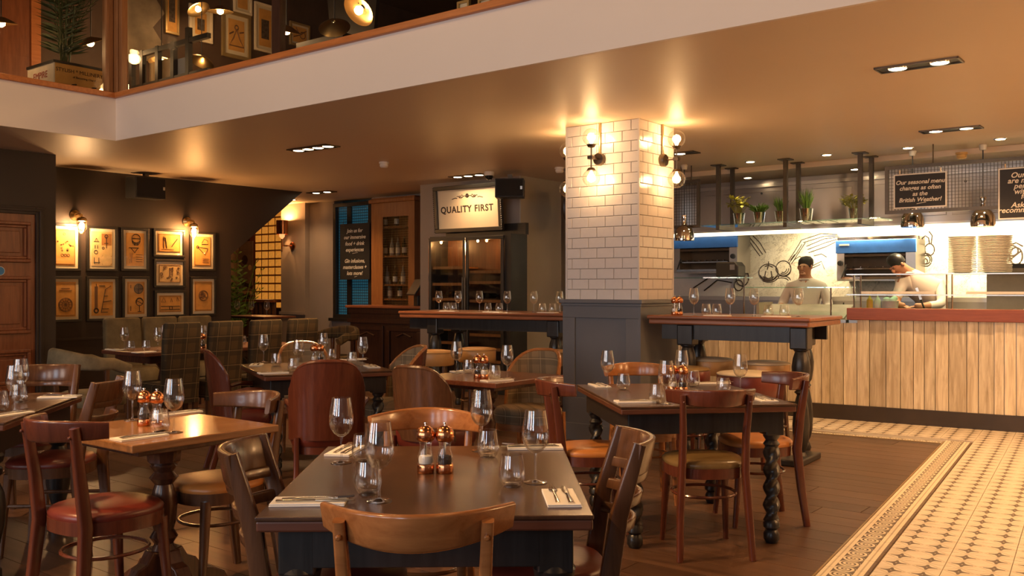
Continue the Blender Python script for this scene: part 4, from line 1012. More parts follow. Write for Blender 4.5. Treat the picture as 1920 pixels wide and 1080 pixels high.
obj('glass_door', MB().box(sx0, sx1, -.006, -.002, .95, 2.46), pane_glass, cab, smooth=0)
m = MB()
for k in range(17): x = sx0 + (sx1-sx0)*k/16; m.box(x-.0015, x+.0015, -.012, -.009, .95, 2.46)
for k in range(42): z = .95 + 1.51*k/41; m.box(sx0, sx1, -.012, -.009, z-.0015, z+.0015)
tag(obj('wire_lattice', m, brass, cab, smooth=0), kind='stuff')
def mk_bottle(gm, lm):
    def make():
        t = thing('bottle', '', 'bottle')
        obj('glass', MB().lathe([(.034, 0), (.037, .01), (.037, .16), (.03, .19), (.014, .215), (.013, .265)], 14), gm, t, smooth=50)
        obj('label_band', MB().lathe([(.0378, .04), (.0378, .125)], 14, cap=False), lm, t, smooth=50)
        obj('cap', MB().lathe([(.0145, .262), (.015, .29), (.012, .293)], 12), plain('bottle_cap', (.3, .22, .12), .4, .6), t, smooth=50)
        return t
    return Proto(make)
bt1 = mk_bottle(plain('clear_spirit', (.30, .27, .22), .1), paper); bt2 = mk_bottle(plain('brown_spirit', (.10, .05, .02), .1), white_plastic); bt3 = mk_bottle(plain('green_bottle', (.03, .035, .018), .1), paper)
def bottle_at(pr, px, z, lab):
    p = onV(px, 540, 5.42); pr((p.x, p.y, z), 0, lab, 'bottles in the glazed cabinet')
for k, (pr, px) in enumerate(((bt2, 722), (bt2, 744))): bottle_at(pr, px, shelf_z[3], 'bottle on the top shelf of the cabinet, ' + ('left', 'right')[k])
for k, (pr, px) in enumerate(((bt3, 722), (bt1, 735), (bt1, 746), (bt3, 758))): bottle_at(pr, px, shelf_z[2], 'bottle on the second shelf of the cabinet, ' + ('leftmost', 'second from left', 'third from left', 'rightmost')[k])
for k, (pr, px) in enumerate(((bt1, 726), (bt2, 741), (bt1, 756))): bottle_at(pr, px, shelf_z[1], 'bottle on the third shelf of the cabinet, ' + ('left', 'middle', 'right')[k])
for k, (pr, px) in enumerate(((bt1, 731), (bt3, 750))): bottle_at(pr, px, shelf_z[0], 'bottle on the lowest shelf of the cabinet, ' + ('left', 'right')[k])
# till on the bar
tp = onV(779, 572, 5.0); till = thing('till_screen', 'black till screen tilted on the bar beside the cabinet', 'till', (tp.x, tp.y, 1.10), RV + R(-25))
obj('stand', MB().box(-.08, .08, 0, .18, 0, .15), black_plastic, till, smooth=0, bevel=.01)
obj('screen', MB().obox((0, .0, .27), (.34, .03, .27), (R(-32), 0, 0)), black_plastic, till, smooth=0, bevel=.008)
# chalkboard in the window
def board(px0, py0, px1, py1, v, label, lines, sz, edge=None, mat=slate_board, shear=.25, lead=None, extra=()):
    a, b = onV(px0, py0, v), onV(px1, py1, v)
    ua, ub = UV(a.x, a.y)[0], UV(b.x, b.y)[0]; w = ub - ua
    pm = onV((px0+px1)/2, (py0+py1)/2, v); h = (py1-py0)/FPX*pm.y
    t = thing('chalkboard', label, 'chalkboard', (pm.x, pm.y, pm.z), RV)
    obj('board', MB().box(-w/2, w/2, -.008, .008, -h/2, h/2), mat, t, smooth=0)
    if edge: obj('edge', MB().ring(-w/2-.008, w/2+.008, -h/2-.008, h/2+.008, .012, -.012, .006), edge, t, smooth=0)
    for s, z in lines: text('chalk_lettering', s, sz, t, chalk, (0, -.0095, z*h), shear=shear, rot=(R(90), 0, 0), bold=.0012)
    return t, w, h
t, w, h = board(638, 419, 693, 524, VWIN-.06, 'black chalkboard with white handwriting hung in the blue window', [('Join us for', .37), ('our immersive', .255), ('food + drink', .14), ('experiences', .03), ('Gin infusions,', -.17), ('masterclasses +', -.28), ('lots more!', -.39)], .088)
strk = [[(-.05, -.035*h-.0), (.08, -.02*h)], [(.0, -.455*h), (.06, -.445*h)]]
obj('chalk_underline', MB().tube([(x, -.01, z) for x, z in strk[0]], .003, 4).tube([(x, -.01, z) for x, z in strk[1]], .003, 4), chalk, t)
obj('hook', MB().tube([(-w*.42, 0, h/2), (-w*.42, .03, h/2+.08)], .004, 5).tube([(w*.42, 0, h/2), (w*.42, .03, h/2+.08)], .004, 5), dark_metal, t)
# ------------------------------------------------------------------ wine cooler
fu0, fu1 = uof(806, VCOL-.06), uof(958, VCOL-.06); fw_ = fu1 - fu0
fr = thing('wine_cooler', 'black double-door wine cooler with wooden shelves', 'wine cooler', W(fu0, VCOL-.36, 0), RV)
fzt = onV(880, 441, VCOL-.36).z
fw_ = uof(958, VCOL-.36) - uof(806, VCOL-.36); fr.location = W(uof(806, VCOL-.36), VCOL-.36, 0)
obj('cabinet', MB().box(0, .04, 0, .34, 0, fzt).box(fw_-.1, fw_, 0, .34, 0, fzt).box(.04, fw_-.1, 0, .32, fzt-.04, fzt).box(.04, fw_-.1, 0, .32, 0, .12), black_plastic, fr, smooth=0)
obj('back_lining', MB().box(.04, fw_-.1, .32, .34, 0, fzt), wood('cooler_lining', (.045, .018, .008), (.10, .042, .018), 2, .4), fr, smooth=0)
obj('surround', MB().box(.04, fw_+.02, .28, .345, fzt, fzt+.15), black_frame, fr, smooth=0)
mid = fw_*.47
for k, (x0, x1) in enumerate(((.0, mid), (mid, fw_-.1))):
    d = obj('door', MB().ring(x0, x1, .12, fzt-.02, .045, -.03, 0), black_plastic, fr, smooth=0, bevel=.004)
    obj('door_glass', MB().box(x0+.045, x1-.045, -.018, -.012, .165, fzt-.065), pane_glass, d, smooth=0)
    obj('door_handle', MB().tube([((x1-.02) if k == 0 else x0+.02, -.06, .9), ((x1-.02) if k == 0 else x0+.02, -.06, 1.5)], .01, 8), dark_metal, d)
    obj('chrome_strip', MB().box(x0+.005, x0+.012, -.034, -.03, .14, fzt-.04), chrome, d, smooth=0)
    for j, z in enumerate((.45, .62, .80, 1.02, 1.20, 1.40, 1.62) if k == 0 else (.40, .56, .74, .96, 1.18, 1.42, 1.56)):
        obj('shelf', MB().box(x0+.05, x1-.05, .02, .3, z, z+.018).box(x0+.05, x1-.05, .0, .02, z-.008, z+.028), cab_wood, fr, smooth=0)
lamp('cooler_light', 'POINT', (.16, .06, fzt-.1), 7, WARM2, .02, None, fr); lamp('cooler_light', 'POINT', (mid+.30, .06, fzt-.1), 7, WARM2, .02, None, fr)
for x in (.16, mid+.15, mid+.30): obj('lamp_bulb', MB().lathe([(.003, -.02), (.014, -.01), (.016, 0), (.01, .014)], 10, (x, .05, fzt-.075)), glow_f, fr)
for k, (x, z) in enumerate(((.15, 1.22), (.26, 1.22), (mid+.2, 1.2), (mid+.3, 1.2))):
    b = thing('wine_bottle', 'dark wine bottle lying on a shelf of the wine cooler', 'bottle', (0, 0, 0), 0, 'bottles in the wine cooler')
    q = Matrix.Rotation(RV, 4, 'Z') @ Vector((x, .06, z+.06)) + Vector(fr.location); b.location = q; b.rotation_euler = (R(-90), 0, RV)
    obj('glass', MB().lathe([(.036, 0), (.037, .15), (.015, .2), (.013, .24)], 12), plain('wine_glass_dark', (.02, .018, .012), .15), b); obj('foil', MB().lathe([(.0142, .2), (.0142, .245)], 10), red_leather, b)
# ------------------------------------------------------------------ QUALITY FIRST sign
VS = VCOL - .22
a, b = onV(817, 350, VS), onV(938, 432, VS)
sw = UV(b.x, b.y)[0] - UV(a.x, a.y)[0]; sc = onV(877, 390, VS); zt_, zb_ = onV(877, 349, VS).z, onV(877, 432, VS).z; sh = zt_ - zb_
sign = thing('lettered_sign', 'cream framed sign reading QUALITY FIRST above the wine cooler', 'sign', (sc.x, sc.y, (zt_+zb_)/2), RV); sign.rotation_euler = (R(4), 0, RV)
obj('panel', MB().box(-sw/2, sw/2, 0, .02, -sh/2, sh/2), plain('sign_cream', (.66, .56, .42), .5, var=.04, scale=2), sign, smooth=0)
obj('frame', MB().ring(-sw/2-.02, sw/2+.02, -sh/2-.02, sh/2+.02, .055, -.03, .03), black_frame, sign, smooth=0, bevel=.008)
m = MB()
for sgn in (-1, 1):
    for k in range(22): m.lathe([(.006, -.008), (.012, 0), (.006, .008)], 6, (sgn*(sw/2+.02), -.025, -sh/2 + sh*k/21))
obj('beading', m, black_frame, sign)
for s_, x_ in (('QUALITY', -.185*sw), ('FIRST', .245*sw)): text('sign_word', s_, .122, sign, ink, (x_, -.001, -.01), space=1.12, rot=(R(90), 0, 0), ext=.001, bold=.0035)
orn = []
for s in (-1, 1):
    orn.append([(s*(.02+.02*k), .155+.014*math.sin(k*1.1)) for k in range(9)]); orn.append([(s*x, z) for x, z in circ(.09, .165, .016)]); orn.append([(s*x, z) for x, z in circ(.13, .158, .013)]); orn.append([(s*(.18+.03*k), .14+.008*math.sin(k*1.6)) for k in range(4)])
for r in (.008, .018, .026): orn.append(circ(0, .168, r, 10))
m = MB()
for l in orn: m.tube([(x, -.002, z) for x, z in l], .0045, 4)
obj('floral_scroll', m, ink, sign)
# ------------------------------------------------------------------ far corner: poster, plant, banquette, copper wall lamp
pp = onV(460, 505, 6.12)
po = thing('poster', 'pale lilac poster of a dark-goggled portrait, lower left of the glass blocks', 'poster', (pp.x, pp.y, pp.z), RV)
obj('sheet', MB().box(-.25, .25, -.01, .0, -.50, .54), plain('lilac_paper', (.26, .22, .23), .7, var=.25, scale=5), po, smooth=0)
obj('dark_oval', MB().lathe([(.09, 0), (.09, .004)], 20), ink, po, (.0, -.012, .18), (R(90), 0, 0)); obj('pale_oval', MB().lathe([(.055, 0), (.055, .004)], 20), paper, po, (.16, -.012, .03), (R(90), 0, 0))
obj('collar', MB().obox((.05, -.012, -.3), (.4, .004, .07), (0, R(14), 0)), ink, po, smooth=0); obj('pale_band', MB().box(-.22, .22, -.013, -.01, -.48, -.42), paper, po, smooth=0)
def frond(m, base, tip, sag, n=9, leaf=.16, wdt=.02):
    b, t = Vector(base), Vector(tip); pts = [b.lerp(t, k/n) + Vector((0, 0, sag*math.sin(math.pi*k/n))) for k in range(n+1)]
    m.tube(pts, .004, 4)
    for k in range(1, n+1):
        d = (pts[k]-pts[k-1]).normalized(); sd = d.cross(Vector((0, 0, 1)))
        if sd.length < .1: sd = Vector((1, 0, 0))
        sd.normalize()
        for s in (-1, 1):
            q = pts[k] + (sd*s + d*.6 - Vector((0, 0, .25)))*leaf*(1-.4*k/n); w_ = d*wdt
            o = len(m.v); m.add([pts[k]-w_*.5, pts[k].lerp(q, .5)+w_*.6, q, pts[k].lerp(q, .5)-w_*.6], [(0, 1, 2, 3)])
bp_ = onV(446, 600, 4.9)
pl = thing('potted_palm', 'green leafy palm at the foot of the stair wall opening', 'plant', (bp_.x, bp_.y, 0), 0)
m = MB(); rnd = random.Random(2)
for k in range(16): frond(m, (0, 0, .55), (rnd.uniform(-.34, .34), rnd.uniform(-.3, .3), rnd.uniform(1.3, 2.0)), .05, 8, .16, .035)
tag(obj('fronds', m, leaf_g, pl, smooth=0), kind='stuff')
obj('pot', MB().lathe([(.14, 0), (.18, .45), (.19, .5), (.17, .5)], 18), black_plastic, pl)
q0, q1 = uof(436, 5.75), uof(527, 5.75)
bq = thing('tufted_banquette', 'buttoned brown leather banquette below the glass blocks', 'banquette', W(q0-.6, 5.75, 0), RV)
bl_ = q1 - q0 + .55
obj('seat', MB().box(0, bl_, -.55, 0, .0, .46), plain('brown_leather', (.10, .045, .02), .35, var=.2), bq, smooth=0, bevel=.03)
m = MB(); nb = 16
for k in range(nb):
    x = bl_*(k+.5)/nb; m.loft([[(x + .5*bl_/nb*math.sin(t)*(.95), -.06 - .05*max(0, math.cos(t)), z) for t in [2*math.pi*j/10 for j in range(10)]] for z in (.46, .6, .8, .98, 1.12)])
obj('tufted_back', m, MATS['brown_leather'], bq)
obj('cap_rail', MB().box(0, bl_, -.12, .05, 1.10, 1.15), door_wood, bq, smooth=0)
lq = onV(548, 444, 5.5)
cl = thing('copper_wall_lamp', 'copper shaded wall lamp glowing on the taupe pier', 'wall lamp', (lq.x, lq.y, lq.z), RV)
obj('back_plate', MB().lathe([(.07, 0), (.07, .02), (.03, .035)], 20), copper, cl, (.02, 0, -.16), (R(90), 0, 0))
obj('arm', MB().tube([(.02, 0, -.16), (.02, -.12, -.16), (-.05, -.14, -.16)], .012, 8).tube([(-.1, -.14, -.26), (-.1, -.14, -.03)], .008, 8).tube([(-.05, -.14, -.16), (-.1, -.14, -.16)], .01, 8), copper, cl)
obj('candle_cup', MB().lathe([(.01, -.04), (.045, .0), (.05, .06), (.04, .06)], 16, (-.1, -.14, 0)), emit('lit_cup', (1, .35, .12), 1.2, (.6, .3, .15)), cl)
obj('shade', MB().lathe([(.10, .04), (.10, .28), (.096, .28), (.096, .04)], 28, (-.1, -.14, 0), cap=False), copper, cl)
obj('bulb', MB().lathe([(.01, .08), (.03, .12), (.03, .16), (.01, .19)], 12, (-.1, -.14, 0)), glow_f, cl)
lamp('wall_lamp_light', 'POINT', (-.1, -.14, .24), 55, WARM2, .045, None, cl)
# ------------------------------------------------------------------ double globe sconces on the pillar
def sconce(loc, rz, label, e=7):
    t = thing('globe_sconce', label, 'wall lamp', loc, rz, 'double globe sconces on the pillar')
    obj('back_plate', MB().lathe([(.055, 0), (.058, .03), (.05, .045), (.012, .05)], 24), bronze, t, rot=(R(90), 0, 0))
    obj('arm', MB().tube([(0, -.04, 0), (0, -.15, 0)], .007, 8).c(0, -.15, 0, .05, .05, .028), bronze, t)
    obj('stem', MB().tube([(0, -.15, -.10), (0, -.15, .10)], .007, 8), bronze, t)
    for s in (-1, 1):
        c = obj('cup', MB().lathe([(.012, s*.085), (.03, s*.092), (.042, s*.115)], 18, (0, -.15, 0)), bronze, t)
        g = []
        for k in range(1, 13): a = math.pi*k/12.5; g.append((.078*math.sin(a + .42*(1-k/12.5)), s*(.178 - .078*math.cos(a + .42*(1-k/12.5)))))
        obj('globe', MB().lathe(g, 24, (0, -.15, 0), cap=False), globe_glass, t, smooth=60)
        obj('bulb', MB().lathe([(.01, s*.12), (.02, s*.145), (.026, s*.175), (.02, s*.198), (.006, s*.208)], 14, (0, -.15, 0)), glow, t, smooth=60)
        lamp('globe_light', 'POINT', (0, -.15, s*.178), e, WARM, .045, None, t)
    obj('conduit', MB().tube([(0, -.012, .03), (0, -.012, CEIL - loc[2])], .011, 8), brass, t)
    return t
p = onV(1126, 299, PV-.0); sconce(W(UV(p.x, p.y)[0], PV, p.z), RV, 'double globe sconce on the left face of the tiled pillar')
p = onU(1240, 301, PU); sconce(W(PU+.002, UV(p.x, p.y)[1], p.z), RU, 'double globe sconce on the right face of the tiled pillar')
sconce(W(PU-PW, PV+.24, 2.47), RU + math.pi, 'double globe sconce peeking from behind the left edge of the pillar', 7)
cp = onV(1058, 390, VCOL+.2); ck = thing('round_mirror', 'black-rimmed round mirror mostly hidden behind the pillar', 'mirror', (cp.x+.14, cp.y, cp.z), RU)
obj('rim', MB().tube([(.24*math.cos(2*math.pi*k/32), 0, .24*math.sin(2*math.pi*k/32)) for k in range(32)], .03, 8, True), black_frame, ck); obj('mirror_face', MB().lathe([(.23, 0), (.23, .01)], 32), chrome, ck, rot=(R(90), 0, 0))
# ------------------------------------------------------------------ ceiling fittings
def C(px, py, z=CEIL): 
    y = (z - H)*FPX/(540.0 - py); return Vector(((px-960)/FPX*y, y, z))
def twin(px, py, label, L=.52, wd=.17, e=26, n=2):
    p = C(px, py); t = thing('recessed_downlight', label, 'downlight', p, RV, 'recessed twin downlights')
    obj('bezel', MB().box(-L/2, L/2, -wd/2, -wd/2+.012, -.012, 0).box(-L/2, L/2, wd/2-.012, wd/2, -.012, 0).box(-L/2, -L/2+.012, -wd/2, wd/2, -.012, 0).box(L/2-.012, L/2, -wd/2, wd/2, -.012, 0), bronze, t, smooth=0)
    obj('recess', MB().box(-L/2+.012, L/2-.012, -wd/2+.012, wd/2-.012, -.004, -.001), black_plastic, t, smooth=0)
    for k in range(n):
        x = L*(-.5 + (k+.5)/n)
        obj('lamp_ring', MB().lathe([(.062, -.014), (.066, -.006), (.066, -.003)], 20, (x, 0, 0), cap=False), chrome, t)
        obj('lamp_disc', MB().lathe([(.055, -.010), (.055, -.006)], 20, (x, 0, 0)), glow_w, t)
        lamp('downlight', 'SPOT', (x, 0, -.03), e, WARM, .05, None, t, R(125), blend=.8)
twin(1722, 121, 'recessed twin downlight nearest the viewer at upper right', e=P_DOWN)
twin(1783, 242, 'recessed twin downlight above the tiled floor before the kitchen', e=P_DOWN)
twin(587, 277, 'recessed four-lamp downlight near the left gallery corner', .62, .2, P_DOWN*.6, 4)
twin(878, 329, 'recessed three-lamp downlight before the lettered sign', .55, .18, P_DOWN*.25, 3)
twin(603, 360, 'recessed downlight above the far tub armchair', .5, .18, P_DOWN*.5, 2)
twin(1275, 287, 'recessed downlight half hidden behind the right globe sconce', .4, .18, P_DOWN*.6, 1)
def spot(px, py, label, z=CEIL, e=28):
    p = C(px, py, z); t = thing('ceiling_spot', label, 'downlight', p, 0, 'small round ceiling spots')
    obj('bezel', MB().lathe([(.058, -.008), (.064, 0), (.05, -.003)], 20, cap=False), chrome, t); obj('lamp_disc', MB().lathe([(.044, -.007), (.044, -.004)], 18), glow_w, t)
    lamp('spot_light', 'SPOT', (0, 0, -.02), e, KIT, .04, None, t, R(110), blend=.8)
for px, py, w in ((1407, 303, 'leftmost over the herb shelf'), (1550, 290, 'above the middle of the herb shelf'), (1702, 277, 'left of the hanging mesh panel lamp'), (1876, 260, 'rightmost, above the mesh panel')): spot(px, py, 'round ceiling spot, ' + w)
spot(1402, 333, 'round ceiling spot in the lower kitchen ceiling, left', CEIL-.06); spot(1603, 317, 'round ceiling spot in the lower kitchen ceiling, right', CEIL-.06)
def detector(px, py, label, mat, z=CEIL):
    p = C(px, py - 4, z); t = thing('smoke_detector', label, 'detector', p, 0, 'smoke detectors')
    obj('base', MB().lathe([(.058, 0), (.058, -.02), (.05, -.025)], 20), mat, t); obj('sensor_head', MB().lathe([(.048, -.025), (.05, -.05), (.035, -.066), (.01, -.068)], 20), mat, t)
detector(720, 308, 'white smoke detector on the ceiling left of the sign', white_plastic); detector(1049, 318, 'white smoke detector beside the tiled pillar', white_plastic); detector(1803, 290, 'yellowed smoke detector above the mesh panel', plain('yellow_plastic', (.6, .36, .12), .5), CEIL-.06)
p = C(917, 322); dc = thing('dome_camera', 'white dome camera on the ceiling beside the loudspeaker', 'camera', p, 0)
obj('housing', MB().lathe([(.06, 0), (.065, -.03), (.06, -.05)], 22), white_plastic, dc); obj('dome', MB().lathe([(.052, -.05), (.05, -.07), (.035, -.095), (.01, -.105)], 22), plain('smoked_dome', (.02, .02, .02), .05), dc)
# unseen fittings added beyond the frame to brighten the tiled walkway and its ceiling
def twin_at(u, v, label, e):
    t = thing('recessed_downlight', label, 'downlight', W(u, v, CEIL), RV, 'recessed twin downlights')
    obj('bezel', MB().ring(-.26, .26, -.085, .085, .012, -.012, 0), bronze, t, rot=(R(90), 0, 0), smooth=0)
    for x in (-.13, .13):
        obj('lamp_disc', MB().lathe([(.055, -.010), (.055, -.006)], 20, (x, 0, 0)), glow_w, t); lamp('downlight', 'SPOT', (x, 0, -.03), e, WARM, .05, None, t, R(125), blend=.8)
twin_at(8.6, 3.2, 'added recessed twin downlight beyond the right picture edge, near the counter', P_DOWN)
twin_at(9.8, 1.0, 'added recessed twin downlight beyond the right picture edge, near the gallery edge', P_DOWN)
for v, w in ((1.0, 'nearer the street'), (3.6, 'nearer the kitchen')): sconce(W(10.8, v, 2.2), RU + math.pi, 'added double globe sconce on the side wall beyond the right picture edge, ' + w, P_SIDE)  # unseen sconces added to throw more light on the right-hand ceiling
t = thing('ceiling_spot', 'added round ceiling spot over the banquette corner behind the stair wall', 'downlight', W(-3.5, 5.0, CEIL), 0, 'small round ceiling spots')  # spot added to light the poster, palm and banquette in this unlit corner
obj('bezel', MB().lathe([(.058, -.008), (.064, 0), (.05, -.003)], 20, cap=False), chrome, t); obj('lamp_disc', MB().lathe([(.044, -.007), (.044, -.004)], 18), glow_w, t); lamp('spot_light', 'SPOT', (0, 0, -.02), 45, WARM, .04, None, t, R(130), blend=.8)
# small far table before the banquette
ft = thing('far_table', 'small dark table with glasses in front of the buttoned banquette', 'table', (-3.95, 14.45, 0), RV)
obj('table_top', MB().box(-.55, .55, -.3, .3, .90, .93), edge_top, ft, smooth=0, bevel=.005); obj('column', MB().lathe([(.2, 0), (.18, .03), (.05, .08), (.045, .8), (.12, .9)], 14), ped_wood, ft)
for k, (x, lab) in enumerate(((-.38, 'left'), (-.02, 'middle'), (.36, 'right'))):
    q = Matrix.Rotation(RV, 4, 'Z') @ Vector((x, -.1, .93)) + Vector((-3.95, 14.45, 0)); wine(q, 0, 'wine glass on the small far table by the banquette, ' + lab, 'wine glasses')
# unseen roof spotlights assumed above the dining void to brighten left floor and tables
def assumed_spot(p, target, e, label):
    t = thing('assumed_spotlight', label, 'spotlight', p, 0, 'assumed spotlights above the dining void')
    d = (Vector(target) - Vector(p)).normalized(); q = d.to_track_quat('-Z', 'Y').to_euler()
    obj('can', MB().lathe([(.05, -.12), (.055, -.12), (.055, .08), (.03, .1)], 18, cap=False), black_plastic, t, rot=q); obj('lens', MB().lathe([(.046, -.10), (.046, -.095)], 18), glow_w, t, rot=q)
    obj('bracket', MB().tube([(0, 0, .05), (0, 0, 6.1 - p[2])], .012, 8), black_plastic, t)
    lamp('assumed_spot_light', 'SPOT', tuple(d*.14), e, WARM, .04, q, t, R(52), blend=.6)
assumed_spot(W(2.6, -5.6, 5.6), (-1.7, 4.0, .2), P_ASSUMED_SPOT, 'assumed unseen black spotlight on the roof aimed at the oak pedestal table')  # added beyond the frame, assumed from the sharp shadows on the left floor
assumed_spot(W(4.6, -6.4, 5.6), (-.5, 3.2, .4), P_ASSUMED_SPOT*.5, 'assumed unseen black spotlight on the roof aimed at the foreground table')  # likewise an added out-of-frame lamp, brightening this table
# ------------------------------------------------------------------ kitchen counter
ct = thing('plank_counter', 'pale weathered plank counter of the open kitchen with red-brown beam', 'counter', K0, KA)
obj('body', MB().box(-2.4, -.08, .03, .75, .0, 1.0).box(-.08, 4.0, .03, .75, 0, 1.10), steel, ct, smooth=0)
obj('kick_board', MB().box(-2.4, 4.0, -.03, .03, 0, .157), kick_m, ct, smooth=0)
x = -2.4; pk = 0
while x < 3.9:
    w = random.choice((.085, .10, .12, .135, .16)); top = 1.0 if x < -.09 else 1.04
    w = min(w, 4.0-x)
    d = random.uniform(.0, .012)
    obj('counter_plank', MB().box(x+.003, x+w-.003, -.012-d, .03, .158, top), plank_pale, ct, smooth=0); x += w
obj('front_beam', MB().box(-.085, 4.0, -.055, .14, 1.035, 1.155), beam_wood, ct, smooth=0, bevel=.005)
obj('left_worktop', MB().box(-2.4, -.10, -.02, .8, 1.0, 1.03), steel, ct, smooth=0)
obj('sloping_tray', MB().obox((-.62, .45, 1.10), (.9, .5, .02), (R(16), 0, 0)).box(-1.1, -1.07, .2, .72, 1.03, 1.2), plain('dull_tray_steel', (.40, .35, .27), .5, .5), ct, smooth=0)
# glass food guard
sg_ = thing('glass_food_guard', 'two-tier glass food guard on steel posts above the counter beam', 'food guard', K(0, 0, 0), KA)
for z in (1.50, 1.29): obj('glass_shelf', MB().box(-.12, 3.9, .10, .50 if z > 1.4 else .34, z-.006, z+.006), edge_glass, sg_, smooth=0); obj('steel_edge', MB().box(-.12, 3.9, .094, .10, z-.006, z+.005), steel, sg_, smooth=0)
for a in (-.05, .0, .83, .87, 1.75, 1.79): obj('post', MB().tube([(a, .13 + .08*(a in (.0, .87, 1.79)), 1.10), (a, .13 + .08*(a in (.0, .87, 1.79)), 1.50)], .009, 8), chrome, sg_)
for a0, a1 in ((.02, .72), (1.0, 1.6)): obj('heat_strip', MB().box(a0, a1, .14, .19, 1.30, 1.325), white_plastic, sg_, smooth=0)
lg = thing('glass_side_shelf', 'narrow glass shelf over the steel worktop left of the chefs', 'shelf', K(0, 0, 0), KA)
obj('glass_shelf', MB().box(-2.35, -1.22, .12, .45, 1.47, 1.482), edge_glass, lg, smooth=0); obj('glass_shelf', MB().box(-1.2, -.10, .12, .45, 1.36, 1.372), edge_glass, lg, smooth=0)
for a in (-2.2, -1.24, -.3): obj('post', MB().tube([(a, .2, 1.03), (a, .2, 1.475 if a < -1.2 else 1.365)], .009, 8), chrome, lg)
q = K(-1.42, .28, 1.483); pr = thing('ticket_printer', 'black ticket printer on the glass side shelf', 'printer', q, KA + R(-10))
obj('housing', MB().prism([(-.14, 0), (.14, 0), (.14, .12), (.10, .17), (-.14, .17)], -.09, .09), black_plastic, pr, smooth=0, bevel=.012); obj('paper_slot', MB().box(.04, .10, -.094, -.09, .08, .14), steel, pr, smooth=0); obj('cable', MB().tube([(-.1, -.1, .01), (.0, -.13, .005), (.1, -.11, .02), (.16, -.05, .01)], .005, 5), black_plastic, pr)
# plates
pm_ = mesh('plate', MB().lathe([(.07, 0), (.075, .004), (.10, .009), (.133, .010), (.1345, .0175), (.10, .0135), (.07, .008), (.002, .0075)], 28), 50); pm_.materials.append(china)
for a, s, n, lab in ((.95, .95, 25, 'left'), (1.24, 1.15, 25, 'right')):
    c = K(a, .30, 1.507)
    for k in range(n):
        o = obj('plate', pm_, None, None, (c.x + random.uniform(-.003, .003), c.y + random.uniform(-.003, .003), 1.507 + k*.0145)); o.scale = (s, s, 1)
        tag(o, 'white dinner plate in the %s tall stack on the glass food guard' % lab, 'plate', 'plates in the %s stack' % lab)
# squeeze bottles, tub, knife handle and a pan
def squeeze(a, b, mat, label):
    t = thing('sauce_bottle', label, 'bottle', K(a, b, 1.10), 0, 'sauce bottles'); obj('body', MB().lathe([(.03, 0), (.032, .01), (.032, .13), (.02, .15)], 14), mat, t); obj('nozzle', MB().lathe([(.02, .15), (.012, .16), (.004, .2)], 12), mat, t)
squeeze(.08, .26, plain('mustard', (.75, .45, .05), .4), 'yellow sauce bottle at the left end of the counter'); squeeze(.15, .30, white_plastic, 'white sauce bottle beside the yellow one')
tb = thing('white_tub', 'white tub of crumpled cloths beside the sauce bottles', 'tub', K(.27, .32, 1.101), KA)
obj('tub', MB().lathe([(.07, 0), (.085, .12), (.088, .125), (.078, .12)], 20), white_plastic, tb)
rnd = random.Random(4)
m = MB()
for k in range(7): m.lathe([(.004, -.03), (.03, -.012), (.032, .01), (.006, .03)], 8, (rnd.uniform(-.045, .045), rnd.uniform(-.045, .045), .125 + rnd.uniform(0, .03)))
obj('cloths', m, white_cloth, tb)
pn = thing('frying_pan', 'dark frying pan with steel handle at the right of the counter', 'pan', K(1.35, .42, 1.10), KA); obj('bowl', MB().lathe([(.11, 0), (.14, .045), (.145, .045), (.115, .004)], 24), black_plastic, pn); obj('handle', MB().tube([(.13, 0, .04), (.34, .02, .15)], .011, 8), white_plastic, pn)
kn = thing('black_knife', 'black-handled knife propped on the counter before the bent chef', 'knife', K(.60, .42, 1.10), KA); obj('handle', MB().tube([(0, 0, .0), (-.05, .0, .14)], .01, 6), black_plastic, kn); obj('blade', MB().obox((-.07, 0, .2), (.025, .003, .13), (0, R(-20), 0)), steel, kn, smooth=0)
# ------------------------------------------------------------------ hood, mural, back bench
ku0 = u974 + .9
hood = thing('extraction_hood', 'brushed steel extraction hood over the kitchen back wall', 'hood', W(0, 0, 0), RV)
obj('canopy', MB().box(ku0, 10.7, VHOOD, VKIT-.01, 2.12, CEIL-.06), hood_steel, hood, smooth=0)
edges = [uof(px, VHOOD) for px in (1315, 1352, 1517, 1603, 1780, 1900)] + [9.2, 10.5]
for e0, e1 in zip(edges, edges[1:]): obj('steel_panel', MB().box(e0+.03, e1-.03, VHOOD-.012, VHOOD, 2.20, 2.60), hood_steel, hood, smooth=0, bevel=.004)
obj('top_channel', MB().box(ku0, 10.7, VHOOD-.05, VHOOD, 2.66, 2.70), steel, hood, smooth=0)
obj('bottom_channel', MB().box(ku0, 10.7, VHOOD-.03, VHOOD+.02, 2.10, 2.125), steel, hood, smooth=0)
obj('light_tube', MB().box(ku0+.2, 10.6, VHOOD+.0, VHOOD+.05, 2.055, 2.10), glow_k, hood, smooth=0)
for px in (1429, 1612, 1811): p = onV(px, 363 if px < 1500 else (352 if px < 1700 else 340), VHOOD); obj('bolt', MB().lathe([(.014, 0), (.014, .01)], 10), black_plastic, hood, (UV(p.x, p.y)[0], VHOOD-.012, p.z), (R(90), 0, 0))
for uu in (5.0, 6.4, 7.8, 9.2): lamp('hood_tube_light', 'AREA', W(uu, VHOOD+.12, 2.02), P_KIT, KIT, 1.3, (R(32), 0, TH), None, None, .06)
mu = struct('trim_mural', MB().box(uof(1376, VKIT), 10.7, VKIT-.02, VKIT, .9, 2.12), mural_m, 'printed marble-look wall panel drawn with vegetables', F3, TH, smooth=0)
def mural_lines(lines, r, name, mat=ink):
    m = MB()
    for l in lines:
        pts = [onV(px, py, VKIT-.022) for px, py in l]; m.tube([(*UV(p.x, p.y), p.z) for p in pts], r, 4)
    return obj(name, m, mat, mu, smooth=0)
